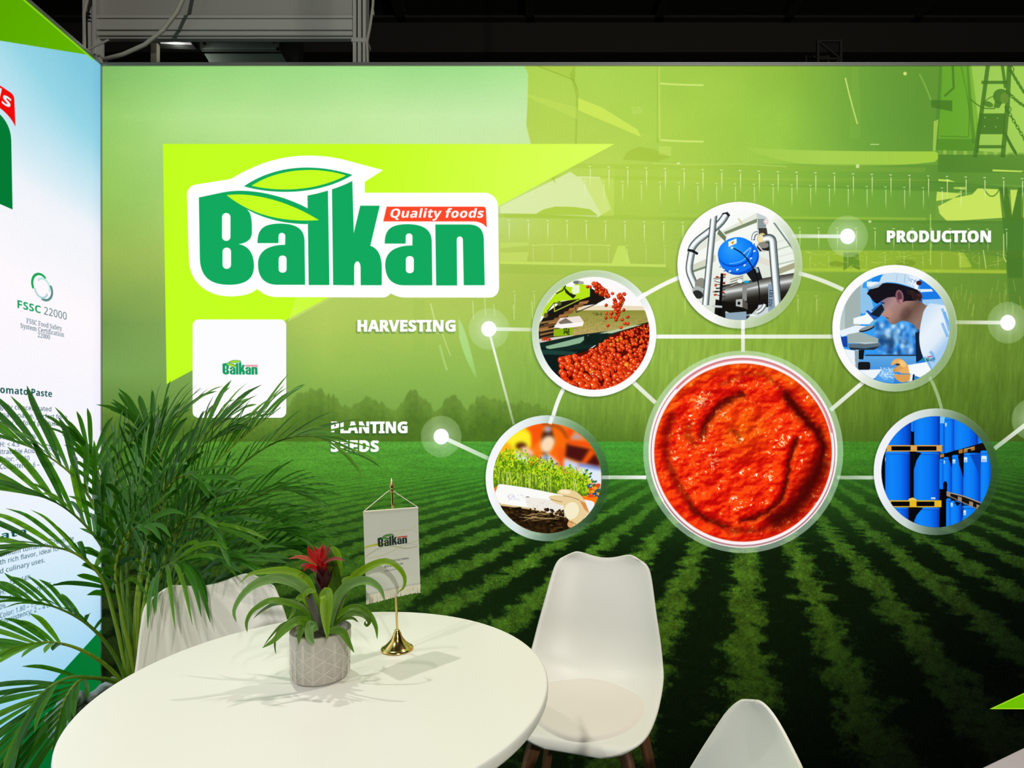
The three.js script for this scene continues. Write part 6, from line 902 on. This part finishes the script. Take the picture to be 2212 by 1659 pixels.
      const list = [o, p1, p2, p3].map((v) => inside(v)), w = f.w * 0.76 * (0.8 + r() * 0.4);
      const g = ribbon(list, (z) => w * Math.pow(Math.sin(Math.PI * clamp(0.06 + z * 0.9, 0, 1)), 0.62) * (z > 0.86 ? 1 - (z - 0.86) / 0.15 : 1) + 0.0005, N.clone().multiplyScalar(0.8).add(V((r() - 0.5) * 0.5, 0.25, 0.6 + (r() - 0.5) * 0.4)), { seg: 9, fold: 0.22, twist: (r() - 0.5) * 0.7 });
      const mi = r() > 0.996 ? 4 : Math.floor(r() * 4);
      if (f.own) mesh('leaflet', g, PALM[mi], stem); else rest.push(g);
    }
  });
  const m = mesh('back_leaflets', mergeGeometries(rest), PALM[1], t); m.userData.kind = 'stuff';
}
// ───────────────────────── lamps ─────────────────────────
const NAMES = ['unseen spot lamp above the left wall, lighting the table from the left', 'unseen spot lamp above the potted palm, lighting the table from behind', 'unseen spot lamp above the right hand chair, lighting the table from behind', 'unseen spot lamp above the visitor at the right, lighting the chairs from the front'];
SPOTS.forEach(([x, y, z, ax, ay, az, cd, cone, col], i) => {
  const t = thing('spotlight', NAMES[i], 'lamp', [x, y, z]), aim = V(ax - x, ay - y, az - z).normalize();
  const head = mesh('lamp_head', lathe([[0, 0.1], [0.03, 0.1], [0.036, 0.09], [0.042, 0], [0.044, -0.012], [0.04, -0.012], [0.038, 0], [0.03, 0.04], [0, 0.045]], 32), M.black, t); head.quaternion.setFromUnitVectors(V(0, -1, 0), aim);
  const lens = mesh('lamp_lens', new THREE.CylinderGeometry(0.036, 0.036, 0.004, 32), M.lamp, t); lens.quaternion.copy(head.quaternion); lens.position.copy(aim).multiplyScalar(0.006);
  mesh('hanging_rod', new THREE.CylinderGeometry(0.008, 0.008, 7 - y - 0.08, 10).translate(0, (7 - y + 0.08) / 2, 0), M.black, t);
  const l = new THREE.SpotLight(col, cd, 0, cone, 0.6, 2); l.position.set(x, y, z).addScaledVector(aim, 0.03); l.target.position.set(ax, ay, az); l.castShadow = true; l.shadow.radius = 1.0; l.shadow.mapSize.set(2048, 2048); l.shadow.bias = -0.0004; scene.add(l, l.target);
});
{
  const t = thing('unseen_front_lamp', 'unseen round lamp on a mast behind the visitor, placed to light the chairs and frame panel', 'lamp', [FRONT_LAMP[0], 0, FRONT_LAMP[2]]);
  mesh('lamp_bulb', new THREE.SphereGeometry(0.1, 24, 16).translate(0, FRONT_LAMP[1], 0), std({ color: 0x333333, emissive: 0xf4f2ea, emissiveIntensity: 3 }), t);
  mesh('mast', new THREE.CylinderGeometry(0.02, 0.03, FRONT_LAMP[1] - 0.09, 16).translate(0, (FRONT_LAMP[1] - 0.09) / 2, 0), M.black, t);
  mesh('mast_foot', lathe([[0, 0], [0.25, 0], [0.25, 0.02], [0.03, 0.04], [0, 0.04]], 32), M.black, t);
  const l = new THREE.PointLight(0xf4f2ea, FRONT_LAMP[3], 0, 2); l.position.set(FRONT_LAMP[0], FRONT_LAMP[1], FRONT_LAMP[2]); l.castShadow = true; l.shadow.radius = 4; scene.add(l);
}
renderer.render(scene, camera);
